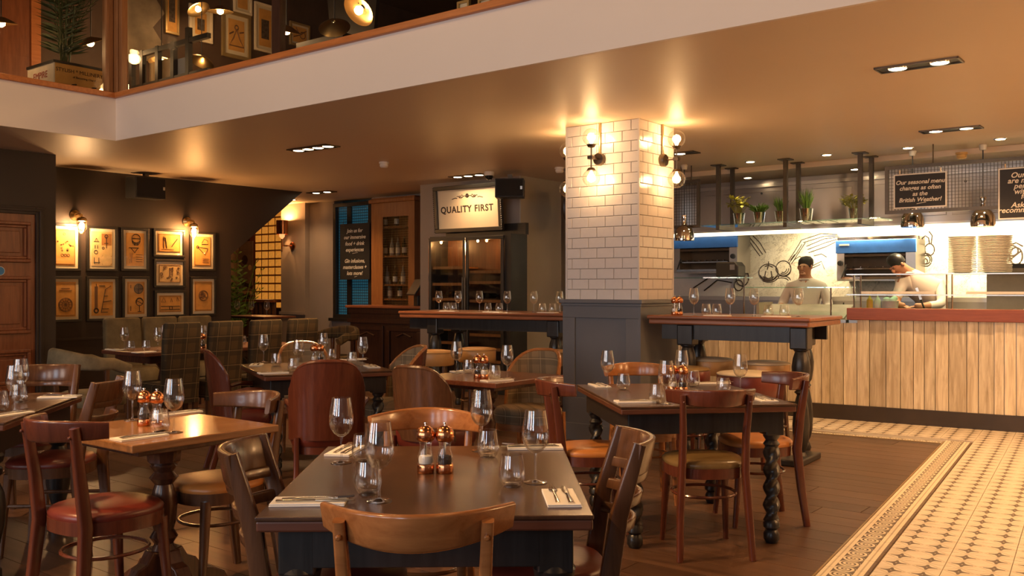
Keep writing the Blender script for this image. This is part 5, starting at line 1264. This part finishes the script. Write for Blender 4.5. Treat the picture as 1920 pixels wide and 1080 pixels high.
def pc_(cx, cy, rx, ry, a0=0, a1=360, n=22): return [(cx + rx*math.cos(R(a0+(a1-a0)*k/n)), cy + ry*math.sin(R(a0+(a1-a0)*k/n))) for k in range(n+1)]
mural_lines([pc_(1441, 511, 18, 16), pc_(1441, 511, 16, 15, 20, 160), [(1441, 497), (1434, 500)], [(1441, 497), (1449, 501)], [(1441, 497), (1439, 505)], [(1441, 497), (1441, 490)], pc_(1469, 503, 14, 14), pc_(1469, 503, 10, 11, 0, 120), pc_(1441, 512, 12, 12, 30, 150), pc_(1441, 513, 8, 9, 40, 140), pc_(1469, 504, 6, 7, 0, 120), [(1436, 508), (1433, 524)], [(1446, 508), (1449, 524)], pc_(1442, 514, 19, 15, 10, 130), pc_(1470, 505, 13, 13, -30, 110)], .006, 'tomato_drawing')
mural_lines([[(1478, 490), (1492, 468), (1503, 450)], [(1484, 495), (1500, 470), (1510, 455)], [(1503, 450), (1540, 438), (1570, 440)], [(1512, 462), (1545, 448), (1575, 444)], [(1516, 474), (1550, 462), (1570, 452)], [(1400, 445), (1412, 462), (1425, 480)], [(1412, 442), (1425, 455), (1436, 474)], [(1520, 500), (1540, 490), (1546, 505)], pc_(1466, 525, 16, 8, 180, 360), pc_(1466, 526, 12, 5, 180, 360), [(1480, 493), (1494, 474), (1504, 458)], [(1482, 488), (1490, 477)], [(1506, 455), (1545, 443), (1572, 442)], [(1514, 468), (1548, 455), (1572, 448)], [(1404, 443), (1418, 460), (1430, 477)], [(1522, 503), (1538, 496)], [(1526, 480), (1540, 476), (1550, 482)], [(1488, 488), (1500, 480), (1505, 490)]], .005, 'leek_drawing')
mural_lines([pc_(1743, 468, 9, 11), pc_(1737, 487, 10, 12), pc_(1737, 487, 7, 8), pc_(1735, 490, 4, 5), [(1743, 457), (1741, 446), (1735, 442), (1728, 446)], [(1746, 457), (1748, 442), (1742, 434)]], .007, 'cherry_drawing')
mural_lines([pc_(1895, 470, 14, 10), pc_(1905, 480, 12, 16), [(1882, 465), (1905, 455), (1918, 462)], [(1890, 490), (1915, 470)]], .009, 'pepper_drawing')
mural_lines([[(1320, 545), (1345, 525), (1372, 530)], [(1300, 540), (1330, 520)], pc_(1392, 520, 12, 16), pc_(1385, 535, 8, 10)], .008, 'grape_drawing')
bb = thing('back_bench', 'stainless steel back bench under the mural', 'bench', W(0, 0, 0), RV)
obj('bench_top', MB().box(ku0+.3, 10.7, VHOOD+.05, VKIT-.03, 1.20, 1.25), steel, bb, smooth=0); obj('bench_body', MB().box(ku0+.3, 10.7, VHOOD+.1, VKIT-.03, 0, 1.20), hood_steel, bb, smooth=0)
for px in (1300, 1440, 1580, 1690, 1860): p = uof(px, VHOOD+.08); obj('door_line', MB().box(p, p+.01, VHOOD+.09, VHOOD+.1, .1, 1.18), dark_metal, bb, smooth=0)
def salamander(px0, px1, yt, yb, label):
    v = 6.72; u0, u1 = uof(px0, v), uof(px1, v); w = u1-u0; pm = (px0+px1)/2
    z1, z0 = onV(pm, yt, v).z, onV(pm, yb, v).z
    t = thing('salamander_grill', label, 'grill', W(u0, v, 0), RV, 'salamander grills')
    zb = z0 - .34
    obj('casing', MB().box(0, .10*w, .02, .44, zb, z0).box(.88*w, w, .02, .44, zb, z0).box(.1*w, .88*w, .40, .44, zb, z0).box(.1*w, .88*w, .02, .44, zb, zb+.05).box(0, w, .02, .44, z0, z1), steel, t, smooth=0)
    obj('grill_chamber', MB().box(.1*w, .88*w, .36, .40, zb, z0).box(.1*w, .88*w, .04, .36, z0-.04, z0-.01), plain('burnt_steel', (.13, .085, .05), .45, .6), t, smooth=0)
    obj('blue_fascia', MB().box(-.01, w+.01, 0, .03, z0, z1), blue_enamel, t, smooth=0, bevel=.006)
    if px0 > 1400: obj('name_plate', MB().box(.04*w, .17*w, -.004, 0, z1-.065, z1-.045), white_plastic, t, smooth=0)
    obj('top_tray', MB().box(0, w, .04, .42, z1, z1+.04), chrome, t, smooth=0)
    for k in range(9): obj('grid_bar', MB().tube([(.12*w + .76*w*k/8, .03, zb+.17), (.12*w + .76*w*k/8, .36, zb+.17)], .006, 5), chrome, t)
    obj('drip_tray', MB().box(.11*w, .87*w, .0, .35, zb+.14, zb+.155).box(.08*w, .90*w, -.04, -.02, zb+.02, zb+.05), chrome, t, smooth=0)
    obj('side_handle', MB().tube([(.08*w, -.03, zb+.03), (.14*w, -.02, zb+.2)], .01, 6), black_plastic, t)
    obj('dial', MB().lathe([(.035, 0), (.032, .03), (.02, .032)], 16), black_plastic, t, (.94*w if px0 < 1400 else .05*w, .02, zb+.22), (R(90), 0, 0))
salamander(1262, 1381, 441, 465, 'salamander grill with blue fascia half hidden by the pillar'); salamander(1568, 1716, 449, 474, 'salamander grill with blue fascia behind the bent chef')
pot = thing('black_griddle', 'black cooking tray on a steel stand at the right picture edge', 'tray', onV(1905, 500, 6.5), RV); obj('tray', MB().box(-.25, .45, -.15, .15, -.02, .03), black_plastic, pot, smooth=0); obj('stand', MB().box(-.28, .5, -.18, .18, -.08, -.02).box(-.26, .48, -.16, .16, -.60, -.08), plain('dull_stand_steel', (.22, .19, .15), .6, .3), pot, smooth=0); obj('handle', MB().tube([(-.12, 0, .03), (-.15, -.02, .13)], .014, 6), black_plastic, pot)
# ------------------------------------------------------------------ herb shelf hung from the ceiling
VF, VB = 5.33, 5.72; ZS = 2.10
hs_ = thing('hanging_glass_shelf', 'glass shelf of herbs hung on dark posts below the ceiling', 'shelf', W(0, 0, 0), RV)
su0, su1 = uof(1316, VF), uof(1652, VF)
obj('glass_plate', MB().box(su0, su1, VF-.03, VB+.03, ZS, ZS+.012), edge_glass, hs_, smooth=0)
for pf in (1347, 1473, 1613):
    uu = uof(pf, VF)
    for v, zt in ((VF, CEIL), (VB, CEIL if VB < 5.74 else CEIL-.06)):
        o = obj('post', MB().box(uu-.022, uu+.022, v-.022, v+.022, ZS-.05, zt), dark_metal, hs_, smooth=0)
        obj('ceiling_flange', MB().box(uu-.07, uu+.07, v-.07, v+.07, zt-.012, zt), dark_metal, o, smooth=0)
    obj('cross_bar', MB().box(uu-.022, uu+.022, VF, VB, ZS-.05, ZS), dark_metal, hs_, smooth=0)
def herb(px, kind, label, h, s=1.0):
    p = onV(px, 540, 5.5); t = thing('herb_pot', label, 'potted herb', (p.x, p.y, ZS+.013), random.uniform(0, 6), 'herb pots on the hanging shelf')
    obj('pot', MB().lathe([(.05*s, 0), (.07*s, .13*s), (.073*s, .135*s), (.066*s, .13*s)], 18), chrome, t, smooth=50); obj('soil', MB().lathe([(.062*s, .118*s), (.03*s, .124*s)], 14), sub_floor, t)
    m = MB(); rnd = random.Random(px)
    n = {'spiky': 90, 'bushy': 70, 'leafy': 40}[kind]
    for k in range(n):
        a = rnd.uniform(0, 6.283); r = rnd.uniform(0, .04); b = Vector((r*math.cos(a), r*math.sin(a), .12*s))
        sp = {'spiky': .10, 'bushy': .125, 'leafy': .11}[kind]*rnd.uniform(.4, 1.1)
        tip = Vector((sp*math.cos(a), sp*math.sin(a), .12*s + h*rnd.uniform(.45, 1)*(1 if kind != 'bushy' else .75)))
        if kind == 'leafy':
            m.tube([b, tip], .0025, 4)
            for j in range(4):
                d = Vector((rnd.uniform(-1, 1), rnd.uniform(-1, 1), rnd.uniform(-.3, .5))).normalized(); sd = d.cross(Vector((0, 0, 1))).normalized()
                m.add([tip, tip + d*.03 + sd*.02, tip + d*.065, tip + d*.03 - sd*.02], [(0, 1, 2, 3)])
        else:
            mid = b.lerp(tip, .55) + Vector((0, 0, .02)); sd = (tip-b).cross(Vector((0, 0, 1))).normalized()*(.0045 if kind == 'spiky' else .008)
            m.add([b-sd, b+sd, mid+sd, tip, mid-sd], [(0, 1, 2, 3, 4)])
            if kind == 'bushy':
                for j in range(3):
                    d = Vector((rnd.uniform(-1, 1), rnd.uniform(-1, 1), rnd.uniform(-.4, .4)))*.04; m.add([mid.lerp(tip, j/3), mid.lerp(tip, j/3)+d+sd, mid.lerp(tip, j/3)+d*1.3], [(0, 1, 2)])
    tag(obj('foliage', m, leaf_y if kind == 'leafy' else leaf_g, t, smooth=0), kind='stuff')
herb(1386, 'leafy', 'yellow-green leafy herb in a metal pot, leftmost on the hanging shelf', .20); herb(1424, 'bushy', 'low bushy herb in a metal pot, second on the hanging shelf', .16); herb(1464, 'spiky', 'spiky herb in a metal pot behind the middle post', .20); herb(1512, 'spiky', 'tall spiky herb in a metal pot, largest on the hanging shelf', .27, 1.1); herb(1601, 'leafy', 'broad-leaved herb in a metal pot, rightmost on the hanging shelf', .15, .9)
# ------------------------------------------------------------------ mesh panels, chalkboards, heat lamps
VM = 5.18
def mesh_panel(px0, px1, yt, yb, label, u1=None):
    u0 = uof(px0, VM); u1 = u1 or uof(px1, VM); pm = onV(px0, yt, VM); z1 = pm.z; z0 = onV(px0, yb, VM).z; w = u1-u0
    t = thing('wire_mesh_panel', label, 'mesh panel', W(u0, VM, 0), RV)
    obj('frame', MB().ring(0, w, z0, z1, .035, -.018, .018), dark_metal, t, smooth=0)
    m = MB(); n = int(w/.032)
    for k in range(1, n): x = w*k/n; m.box(x-.003, x+.003, -.002, .002, z0, z1)
    n = int((z1-z0)/.032)
    for k in range(1, n): z = z0+(z1-z0)*k/n; m.box(0, w, -.004, 0, z-.002, z+.002)
    tag(obj('wire_grid', m, dark_metal, t, smooth=0), kind='stuff')
    for x in (.18*w, .55*w, .8*w): o = obj('hanger_rod', MB().tube([(x, 0, z1), (x, 0, CEIL)], .007, 6), dark_metal, t)
    return t
mesh_panel(1660, 1990, 313, 402, 'black-framed wire mesh panel hung above the counter at right', u1=uof(1660, VM)+2.6); mesh_panel(1236, 1312, 342, 430, 'black-framed wire mesh panel beside the tiled pillar')
t, w, h = board(1677, 326, 1773, 388, VM-.03, 'chalkboard about the seasonal menu hung on the mesh panel', [('Our seasonal menu', .26), ('changes as often', .08), ('as the', -.10), ('British Weather!', -.28)], .060, edge=white_plastic)
obj('chalk_underline', MB().tube([(-.03, -.01, -.40*h), (.06, -.01, -.36*h)], .003, 4), chalk, t); obj('clip', MB().tube([(-w*.4, 0, h/2-.02), (-w*.4, 0, h/2+.05)], .008, 6).tube([(w*.4, 0, h/2-.02), (w*.4, 0, h/2+.05)], .008, 6), chrome, t)
t, w, h = board(1873, 314, 1985, 408, VM-.03, 'chalkboard about matched wines at the right picture edge', [('Our wines', .36), ('are matched', .25), ('perfectly', .14), ('with our', .03), ('food', -.07), ('Ask us for', -.24), ('recommendations', -.34)], .072, edge=white_plastic)
obj('clip', MB().tube([(-w*.4, 0, h/2-.02), (-w*.4, 0, h/2+.05)], .008, 6), chrome, t)
def heat_lamp(px, yb, label, v=5.5):
    p = onV(px, yb, v); t = thing('heat_lamp', label, 'heat lamp', (p.x, p.y, p.z), 0, 'chrome heat lamps over the counter')
    obj('shade', MB().lathe([(.118, 0), (.118, .02), (.112, .10), (.085, .155), (.04, .178), (.03, .19)], 26), chrome, t, smooth=50)
    obj('neck', MB().lathe([(.03, .185), (.022, .21), (.022, .25), (.034, .29), (.03, .30)], 18), chrome, t, smooth=50); obj('flex', MB().tube([(0, 0, .3), (0, 0, CEIL-p.z)], .006, 6), black_plastic, t); obj('ceiling_rose', MB().lathe([(.03, 0), (.04, .05), (.03, .06)], 14, (0, 0, CEIL-p.z-.06)), white_plastic, t)
    obj('bulb', MB().lathe([(.004, .0), (.04, .015), (.04, .05)], 14), glow_f, t); lamp('heat_light', 'SPOT', (0, 0, -.02), 26, KIT, .04, None, t, R(120), blend=.7)
heat_lamp(1283, 451, 'chrome heat lamp close to the tiled pillar', 5.05); heat_lamp(1711, 426, 'chrome heat lamp below the seasonal menu board'); heat_lamp(1843, 425, 'chrome heat lamp in front of the mesh panel')
# ------------------------------------------------------------------ chefs
trousers = plain('dark_trousers', (.03, .03, .035), .8)
def person(label, loc, rz, J, head_dir, hat=False):
    """J: joints in metres, y away from the viewer. One skinned body mesh, then jacket / skin by place."""
    t = thing('person', label, 'person', loc, rz)
    V = ['pelvis', 'waist', 'chest', 'neck', 'head', 'crown', 'ls', 'le', 'lw', 'lh', 'rs', 're', 'rw', 'rh', 'lhip', 'lk', 'la', 'lt', 'rhip', 'rk', 'ra', 'rt']
    rad = dict(pelvis=(.16, .12), waist=(.15, .11), chest=(.175, .12), neck=(.055, .055), head=(.072, .085), crown=(.068, .08), ls=(.075, .07), le=(.055, .055), lw=(.036, .032), lh=(.040, .022), rs=(.075, .07), re=(.055, .055), rw=(.036, .032), rh=(.04, .022), lhip=(.095, .095), lk=(.065, .065), la=(.045, .045), lt=(.045, .035), rhip=(.095, .095), rk=(.065, .065), ra=(.045, .045), rt=(.045, .035))
    E = [('pelvis', 'waist'), ('waist', 'chest'), ('chest', 'neck'), ('neck', 'head'), ('head', 'crown'), ('chest', 'ls'), ('ls', 'le'), ('le', 'lw'), ('lw', 'lh'), ('chest', 'rs'), ('rs', 're'), ('re', 'rw'), ('rw', 'rh'), ('pelvis', 'lhip'), ('lhip', 'lk'), ('lk', 'la'), ('la', 'lt'), ('pelvis', 'rhip'), ('rhip', 'rk'), ('rk', 'ra'), ('ra', 'rt')]
    me = bpy.data.meshes.new('tmp'); me.from_pydata([J[k] for k in V], [(V.index(a), V.index(b)) for a, b in E], [])
    o = bpy.data.objects.new('tmp', me); COL.objects.link(o); o.modifiers.new('s', 'SKIN')
    for k, sv in zip(V, me.skin_vertices[0].data): sv.radius = rad[k]; sv.use_root = (k == 'pelvis')
    s = o.modifiers.new('d', 'SUBSURF'); s.levels = 2; s.render_levels = 2
    dg = bpy.context.evaluated_depsgraph_get(); bmh = bpy.data.meshes.new_from_object(o.evaluated_get(dg)); bpy.data.objects.remove(o)
    hc = Vector(J['head']).lerp(Vector(J['crown']), .5); f = Vector(head_dir).normalized(); up = (Vector(J['crown'])-Vector(J['head'])).normalized(); rt = f.cross(up).normalized()
    m = MB(); m.v = [tuple(v.co) for v in bmh.vertices]; m.f = [tuple(p.vertices) for p in bmh.polygons]
    nb = len(m.f)
    def blob(c, r, sx=1, sy=1, sz=1):
        b = MB().lathe([(.05*r, -r), (.7*r, -.7*r), (r, 0), (.7*r, .7*r), (.05*r, r)], 10); m.add([c + rt*(p[0]*sx) + f*(p[1]*sy) + up*(p[2]*sz) for p in b.v], b.f)
    blob(hc + f*.085 - up*.02, .018, .8, 1.2, 1.6); blob(hc + rt*.082 - up*.01, .022, .5, .8, 1.3); blob(hc - rt*.082 - up*.01, .022, .5, .8, 1.3); blob(hc + f*.055 - up*.085, .035, 1.1, .9, .7)
    for sd in (-1, 1): blob(hc + f*.072 + rt*(.03*sd) + up*.012, .014, 1.2, .6, .8)
    blob(hc + f*.078 - up*.058, .015, 1.8, .6, .5)
    for hn, wn, sd in (('lh', 'lw', -1), ('rh', 'rw', 1)):
        h_, w_ = Vector(J[hn]), Vector(J[wn]); d = (h_-w_).normalized(); s_ = d.cross(Vector((0, 0, 1))).normalized(); u_ = s_.cross(d)
        for k, (off, ln) in enumerate(((-.027, .065), (-.009, .078), (.009, .073), (.027, .058))):
            b = h_ + s_*off + d*.01; m.tube([b, b + d*ln*.5 - u_*.006, b + d*ln*.8 - u_*.028, b + d*ln*.85 - u_*.045], [.0095, .009, .008, .007], 6)
        b = h_ - d*.03 + s_*(.03*sd); m.tube([b, b + s_*(.025*sd) + d*.02, b + s_*(.03*sd) + d*.05 - u_*.01], [.011, .010, .008], 6)
    ob = obj('body', m, jacket, t, smooth=80); ob.data.materials.append(skin_m); ob.data.materials.append(trousers)
    for p in ob.data.polygons:
        c = p.center
        if (c - hc).length < .165 or p.index >= nb: p.material_index = 1
        elif min((c - Vector(J[k])).length for k in ('lw', 'lh', 'rw', 'rh')) < .10: p.material_index = 1
        elif c.z < .80: p.material_index = 2
    for sd in (-1, 1):
        e = hc + f*.083 + rt*(.03*sd) + up*.014; obj('eye', MB().lathe([(.001, -.005), (.0055, 0), (.001, .005)], 8), ink, t, e)
    hb = MB(); b = MB().lathe([(.088, -.03), (.094, .01), (.088, .05), (.06, .085), (.01, .10)] if hat else [(.080, -.04), (.092, .005), (.086, .05), (.055, .082), (.01, .092)], 18)
    hb.add([hc + rt*p[0] + f*(p[1]*(1.0 if p[1] < 0 else .62) - .018) + up*(p[2]+.030) for p in b.v], b.f)
    obj('cap' if hat else 'hair', hb, hair_m if not hat else black_plastic, t, smooth=70)
    col_ = MB().tube([Vector(J['neck']) + Vector((.065*math.cos(2*math.pi*k/16), .065*math.sin(2*math.pi*k/16), -.01)) for k in range(16)], .016, 6, True); obj('collar', col_, jacket, t)
    return t
def legs(d, x0=0, y0=0):
    d.update(lhip=(x0-.1, y0, .88), lk=(x0-.11, y0-.02, .48), la=(x0-.11, y0+.03, .08), lt=(x0-.12, y0-.12, .045), rhip=(x0+.1, y0, .88), rk=(x0+.11, y0-.02, .48), ra=(x0+.11, y0+.03, .08), rt=(x0+.12, y0-.12, .045)); return d
J1 = legs(dict(pelvis=(0, 0, .95), waist=(0, 0, 1.10), chest=(0, -.01, 1.32), neck=(-.01, -.02, 1.47), head=(-.01, -.04, 1.57), crown=(-.01, -.035, 1.66), ls=(-.19, -.01, 1.37), le=(-.27, -.08, 1.16), lw=(-.24, -.30, 1.14), lh=(-.21, -.37, 1.14), rs=(.19, -.01, 1.37), re=(.27, -.06, 1.14), rw=(.2, -.28, 1.12), rh=(.16, -.35, 1.12)))
c1 = onV(1512, 540, 5.95)
person('chef in white jacket standing bareheaded before the mural', (c1.x, c1.y, 0), RV + R(10), J1, (-.25, -1, -.12))
J2 = legs(dict(pelvis=(.20, .16, .98), waist=(.17, .08, 1.16), chest=(.09, -.05, 1.42), neck=(-.04, -.14, 1.53), head=(-.12, -.20, 1.575), crown=(-.16, -.23, 1.63), ls=(-.10, -.16, 1.40), le=(-.16, -.24, 1.20), lw=(-.10, -.30, 1.18), lh=(-.04, -.33, 1.165), rs=(.25, -.02, 1.40), re=(.30, -.14, 1.19), rw=(.12, -.30, 1.17), rh=(.05, -.34, 1.165)), .2, .18)
c2 = K(.42, .86)
person('chef in white jacket and black cap bent over the counter', (c2.x, c2.y, 0), KA, J2, (-.45, -.75, -.62), True)
# ------------------------------------------------------------------ gallery: glazing, posts
def uF(px): return uof(px, 0.0)
gz = thing('gallery_glazing', 'tall glass screen along the gallery edge with wooden posts', 'glass screen', W(0, 0, 0), RV)
cuts = [uF(240), uF(517), uF(955), 9.5]
for a, b in zip(cuts, cuts[1:]): obj('glass_pane', MB().box(a+.02, b-.02, -.01, .0, 3.287, 5.3), pane_glass, gz, smooth=0)
obj('glass_pane', MB().box(-.01, 0, -6, -.12, 3.287, 5.3), pane_glass, gz, smooth=0)
obj('corner_post', MB().box(.02, .09, -.05, .04, 3.287, 5.4).box(.10, .15, -.04, .03, 3.287, 5.4), post_wood, gz, smooth=0, bevel=.01)
obj('corner_post', MB().box(-.05, .03, -.13, -.05, 3.287, 5.4), post_wood, gz, smooth=0, bevel=.01)
obj('corner_gap', MB().box(-.03, .02, -.05, .03, 3.287, 5.4), black_frame, gz, smooth=0)
obj('mid_post', MB().box(uF(515), uF(530), -.03, .03, 3.287, 5.4), bar_wood, gz, smooth=0); obj('mid_post', MB().box(uF(955), uF(965), -.03, .03, 3.287, 5.4), bar_wood, gz, smooth=0)
# ------------------------------------------------------------------ pictures on the gallery wall
def d_scene(t, w, h):
    obj('picture_tone', MB().box(-w*.32, w*.32, -.0225, -.021, -h*.3, h*.22), plain('sepia_photo', (.12, .085, .06), .8, var=.5, scale=30), t, smooth=0)
def d_figure(t, w, h):
    strokes(t, ink_soft, [circ(0, .25*h, .03), [(0, .2*h), (-.05, -.1*h), (-.12, -.35*h), (.12, -.35*h), (.05, -.1*h), (0, .2*h)], [(-.05, .1*h), (-.12, 0)], [(.05, .1*h), (.12, .15*h)]], .01)
def d_bird(t, w, h):
    strokes(t, ink_soft, [circ(.05, 0, .05), [(-.12, -.05), (.0, .0), (.12, .08)], [(.0, 0), (-.08, .1)]], .008)
framed(357, 16, 393, 74, 'pale framed picture with dark landscape on the gallery wall', d_scene, frame=paper, mount=.06)
framed(420, 30, 463, 104, 'gilt framed picture of a lady in a long dress on the gallery wall', d_figure, frame=gilt, fw=.05, mount=.06)
framed(479, 12, 512, 94, 'pale framed picture of figures left of the dark gallery post', d_scene, frame=paper, mount=.05)
framed(440, -40, 467, 22, 'small pale picture above the gilt lady picture', d_bird, frame=paper, mount=.04)
framed(545, 48, 576, 84, 'small framed bird picture right of the dark gallery post', d_bird, frame=gilt, mount=.03)
framed(312, -30, 330, 60, 'rust coloured narrow picture left of the landscape picture', d_scene, frame=gilt, mount=.0, pm=print_m)
p = onU(300, 40, UPIC+.02); zz = thing('zigzag_panel', 'pale wooden panel with a zigzag edge on the gallery wall', 'panel', p, RU)
pts = [(-.55, -.6), (-.10, -.55)]
for k in range(6): pts += [(.05 if k % 2 else -.12, -.55 + .22*k)]
pts += [(-.1, .9), (-.55, .9)]
obj('board', MB().prism(pts, -.03, 0), plain('grey_oak', (.26, .20, .13), .6, var=.3, scale=4), zz, smooth=0)
# ------------------------------------------------------------------ dark stair railing, statue like chair and shelf on the gallery
ru0, ru1 = uof(246, .55), uof(392, .55); zr = onV(300, 86, .55).z - 3.2
rl = thing('dark_gallery_railing', 'black square-framed railing behind the gallery glass', 'railing', W(ru0, .55, 3.2), RV)
for px in (248, 268, 297, 326, 354): x = uof(px, .55) - ru0; obj('railing_post', MB().box(x-.028, x+.028, -.025, .025, 0, zr + (.0 if px < 340 else .1)), black_frame, rl, smooth=0)
for z in (zr-.06, zr*.42, .1): obj('railing_bar', MB().box(0, ru1-ru0, -.022, .022, z, z+.05), black_frame, rl, smooth=0)
x0, x1 = uof(275, .55)-ru0, uof(320, .55)-ru0
obj('pale_infill', MB().box(x0, x1, .03, .04, .12, zr*.8), print_m2, rl, smooth=0); obj('pale_infill', MB().box(uof(328, .55)-ru0, uof(350, .55)-ru0, .03, .04, .3, zr*.75), wall_beige, rl, smooth=0)
# ------------------------------------------------------------------ dishes standing in for reflections behind the glass, pendants over the void
def pendant(p, label, top, tilt, e, s=1.0, group='dish pendants standing in for reflections in the gallery glass'):
    t = thing('dish_pendant', label, 'pendant', p, 0, group)
    d = obj('dish_shade', MB().lathe([(.02*s, .07*s), (.05*s, .06*s), (.11*s, .03*s), (.15*s, 0), (.145*s, 0), (.10*s, .022*s), (.04*s, .05*s)], 24, cap=False), brass, t, rot=tilt, smooth=60)
    obj('bulb', MB().lathe([(.01*s, -.03*s), (.035*s, -.015*s), (.04*s, .01*s), (.02*s, .045*s)], 14), glow_f, d)
    obj('flex', MB().tube([(0, 0, .06*s), (0, 0, top - p.z)], .006, 5), black_plastic, t)
    if e: lamp('pendant_light', 'POINT', (0, 0, -.07), e, WARM, .06, None, t)
for k, (px, py, v, lab, e) in enumerate(((170, 82, -1.3, 'before the palm', 0), (303, 118, 1.2, 'before the dark railing', 3), (378, 116, 1.6, 'low, right of the railing', 0), (413, 22, 1.6, 'in front of the gilt picture', 3), (372, 18, 2.2, 'above the landscape picture', 0), (537, 60, 1.4, 'just right of the dark post', 0), (627, 52, 1.0, 'largest and glowing round', 3), (672, 20, .7, 'tilted dark one above the round glow', 0), (2, 45, -1.6, 'at the left picture edge', 0))):  # reflected lamps built as dishes behind the glass, lit to brighten the gallery
    if v < 0: p = onU(px, py, -.9)
    else: p = onV(px, py, v)
    pendant(p, 'brass dish pendant standing in for a reflection in the gallery glass, ' + lab, 6.1, (R((20, -15, 30, 5, -10, 12, 50, -35, 10)[k]), R((-18, 0, 35, 0, -30, 10, 0, 35, 0)[k]), 0), (e+2)*3.2)
for k, (u, v) in enumerate(((2.2, -2.0), (5.2, -2.6), (7.6, -1.4), (3.4, -5.2), (7.2, -6.0), (10.5, -3.2))):  # unseen pendants, assumed from the lamps mirrored in the gallery glass
    pendant(W(u, v, 4.6), 'brass dish pendant lamp hung over the dining void, number %s from the corner' % ('one', 'two', 'three', 'four', 'five', 'six')[k], 6.1, (0, 0, 0), P_VOID, 1.3, 'dish pendants over the dining void')
# ------------------------------------------------------------------ planter crate with palm
cp_ = onU(103, 150, -.42); cr = thing('printed_crate', 'printed wooden crate reading EMPIRE and STYLISH MILLINERY behind the gallery glass', 'crate', (cp_.x, cp_.y, 3.203), RU)
zc = onU(103, 117, -.42).z - 3.2
LW, RW = .55, .50
obj('body', MB().box(0, RW, 0, LW, 0, zc), plain('crate_ochre', (.52, .27, .06), .6), cr, smooth=0)
obj('left_face', MB().box(-.012, 0, 0, LW, 0, zc), plain('crate_white', (.60, .52, .40), .6), cr, smooth=0)
obj('rim', MB().box(-.02, RW+.01, -.01, LW+.01, zc, zc+.025), black_frame, cr, smooth=0)
text('lettering', 'STYLISH * MILLINERY', .052, cr, ink, (RW*.5, -.002, zc*.84), rot=(R(90), 0, 0)); text('small_lettering', 'of Becoming Charm', .03, cr, ink, (RW*.6, -.002, zc*.70), rot=(R(90), 0, 0))
red_ink = plain('red_ink', (.35, .06, .04), .7)
text('side_lettering', 'EMPIRE', .095, cr, red_ink, (-.014, LW*.5, zc*.74), rot=(R(90), 0, R(-90)))
m = MB()
for a in range(2):
    ox = RW*(.27 if a == 0 else .68); m.tube([(ox-.09, -.003, zc*.25), (ox-.02, -.003, zc*.38), (ox+.09, -.003, zc*.22), (ox-.02, -.003, zc*.16), (ox-.09, -.003, zc*.25)], .008, 4); m.tube([(ox, -.003, zc*.36), (ox+.04, -.003, zc*.5), (ox+.08, -.003, zc*.52)], .007, 4); m.lathe([(.04, -.002), (.04, .002)], 10, (ox-.01, -.002, zc*.28))
obj('hat_drawings', m, ink, cr, smooth=0)
pl2 = thing('gallery_palm', 'feathery palm growing from the printed crate on the gallery', 'plant', Matrix.Rotation(RU, 4, 'Z') @ Vector((.20, .2, zc+.03)) + Vector(cr.location), 0)
m = MB(); rnd = random.Random(11)
for k in range(26): frond(m, (rnd.uniform(-.04, .04), rnd.uniform(-.04, .04), 0), (rnd.uniform(-.40, .30), rnd.uniform(-.12, .4), rnd.uniform(.75, 1.5)), .12, 10, .22, .014)
tag(obj('fronds', m, leaf_d, pl2, smooth=0), kind='stuff')
obj('stems', MB().tube([(0, 0, 0), (.02, 0, .6)], .012, 6).tube([(.03, .02, 0), (.1, 0, .6)], .01, 6).tube([(-.03, .0, 0), (-.05, 0, .6)], .01, 6), leaf_d, pl2)
dd = thing('gallery_door', 'red-brown panelled door at the back of the gallery, far left', 'door', onU(18, 200, UPIC+.01) , RU); dd.location.z = 3.2
obj('leaf', MB().box(-.6, .22, -.04, 0, 0, 1.75), door_wood, dd, smooth=0); obj('frame', MB().box(.22, .33, -.06, 0, 0, 1.85).box(-.6, .33, -.06, 0, 1.75, 1.85), trim_orange, dd, smooth=0)
# dark cupboard silhouette and shelf with small frames at the right of the gallery
cq = onV(660, 40, 2.6); dk = thing('dark_high_chair', 'tall dark chair silhouette behind the round glowing pendant', 'chair', (cq.x, cq.y, 3.202), RV)
obj('back', MB().prism([(-.35, 1.0), (-.45, 1.75), (-.35, 2.0), (.35, 2.0), (.45, 1.75), (.35, 1.0)], 0, .05), black_frame, dk, smooth=0); obj('seat', MB().box(-.4, .4, -.5, .05, .92, 1.0), black_frame, dk, smooth=0)
for sx in (-1, 1):
    for sy in (0, -.45): obj('leg', MB().sweep([(sx*.45, sy, 0), (sx*.33, sy, .95)], lambda k: rrect(.06, .06, .2, 2), (1, 0, 0)), black_frame, dk)
for k, (x0, x1, y0, y1) in enumerate(((857, 884, 2, 40), (896, 926, -4, 30))):
    p = onV((x0+x1)/2, (y0+y1)/2, 1.2); wv = (x1-x0)/FPX*p.y*1.1; hv = (y1-y0)/FPX*p.y
    t = thing('standing_frame', 'small pale framed picture on the gallery, ' + ('left' if k == 0 else 'right') + ' of the two at the rail end', 'picture', p, RV, 'small frames at the rail end'); obj('frame', MB().ring(-wv/2, wv/2, -hv/2, hv/2, .02, -.02, .01), gilt, t, smooth=0); obj('sheet', MB().box(-wv/2+.02, wv/2-.02, 0, .005, -hv/2+.02, hv/2-.02), paper, t, smooth=0)
sf = thing('gallery_console', 'dark console carrying the small frames on the gallery', 'console', onV(893, 20, 1.3), RV); zf = sf.location.z; sf.location.z = 3.202
obj('top', MB().box(-.6, .6, -.25, .2, zf-3.2-.30, zf-3.2-.26), bar_wood, sf, smooth=0); obj('body', MB().box(-.55, .55, -.2, .15, 0, zf-3.2-.30), bar_wood, sf, smooth=0)
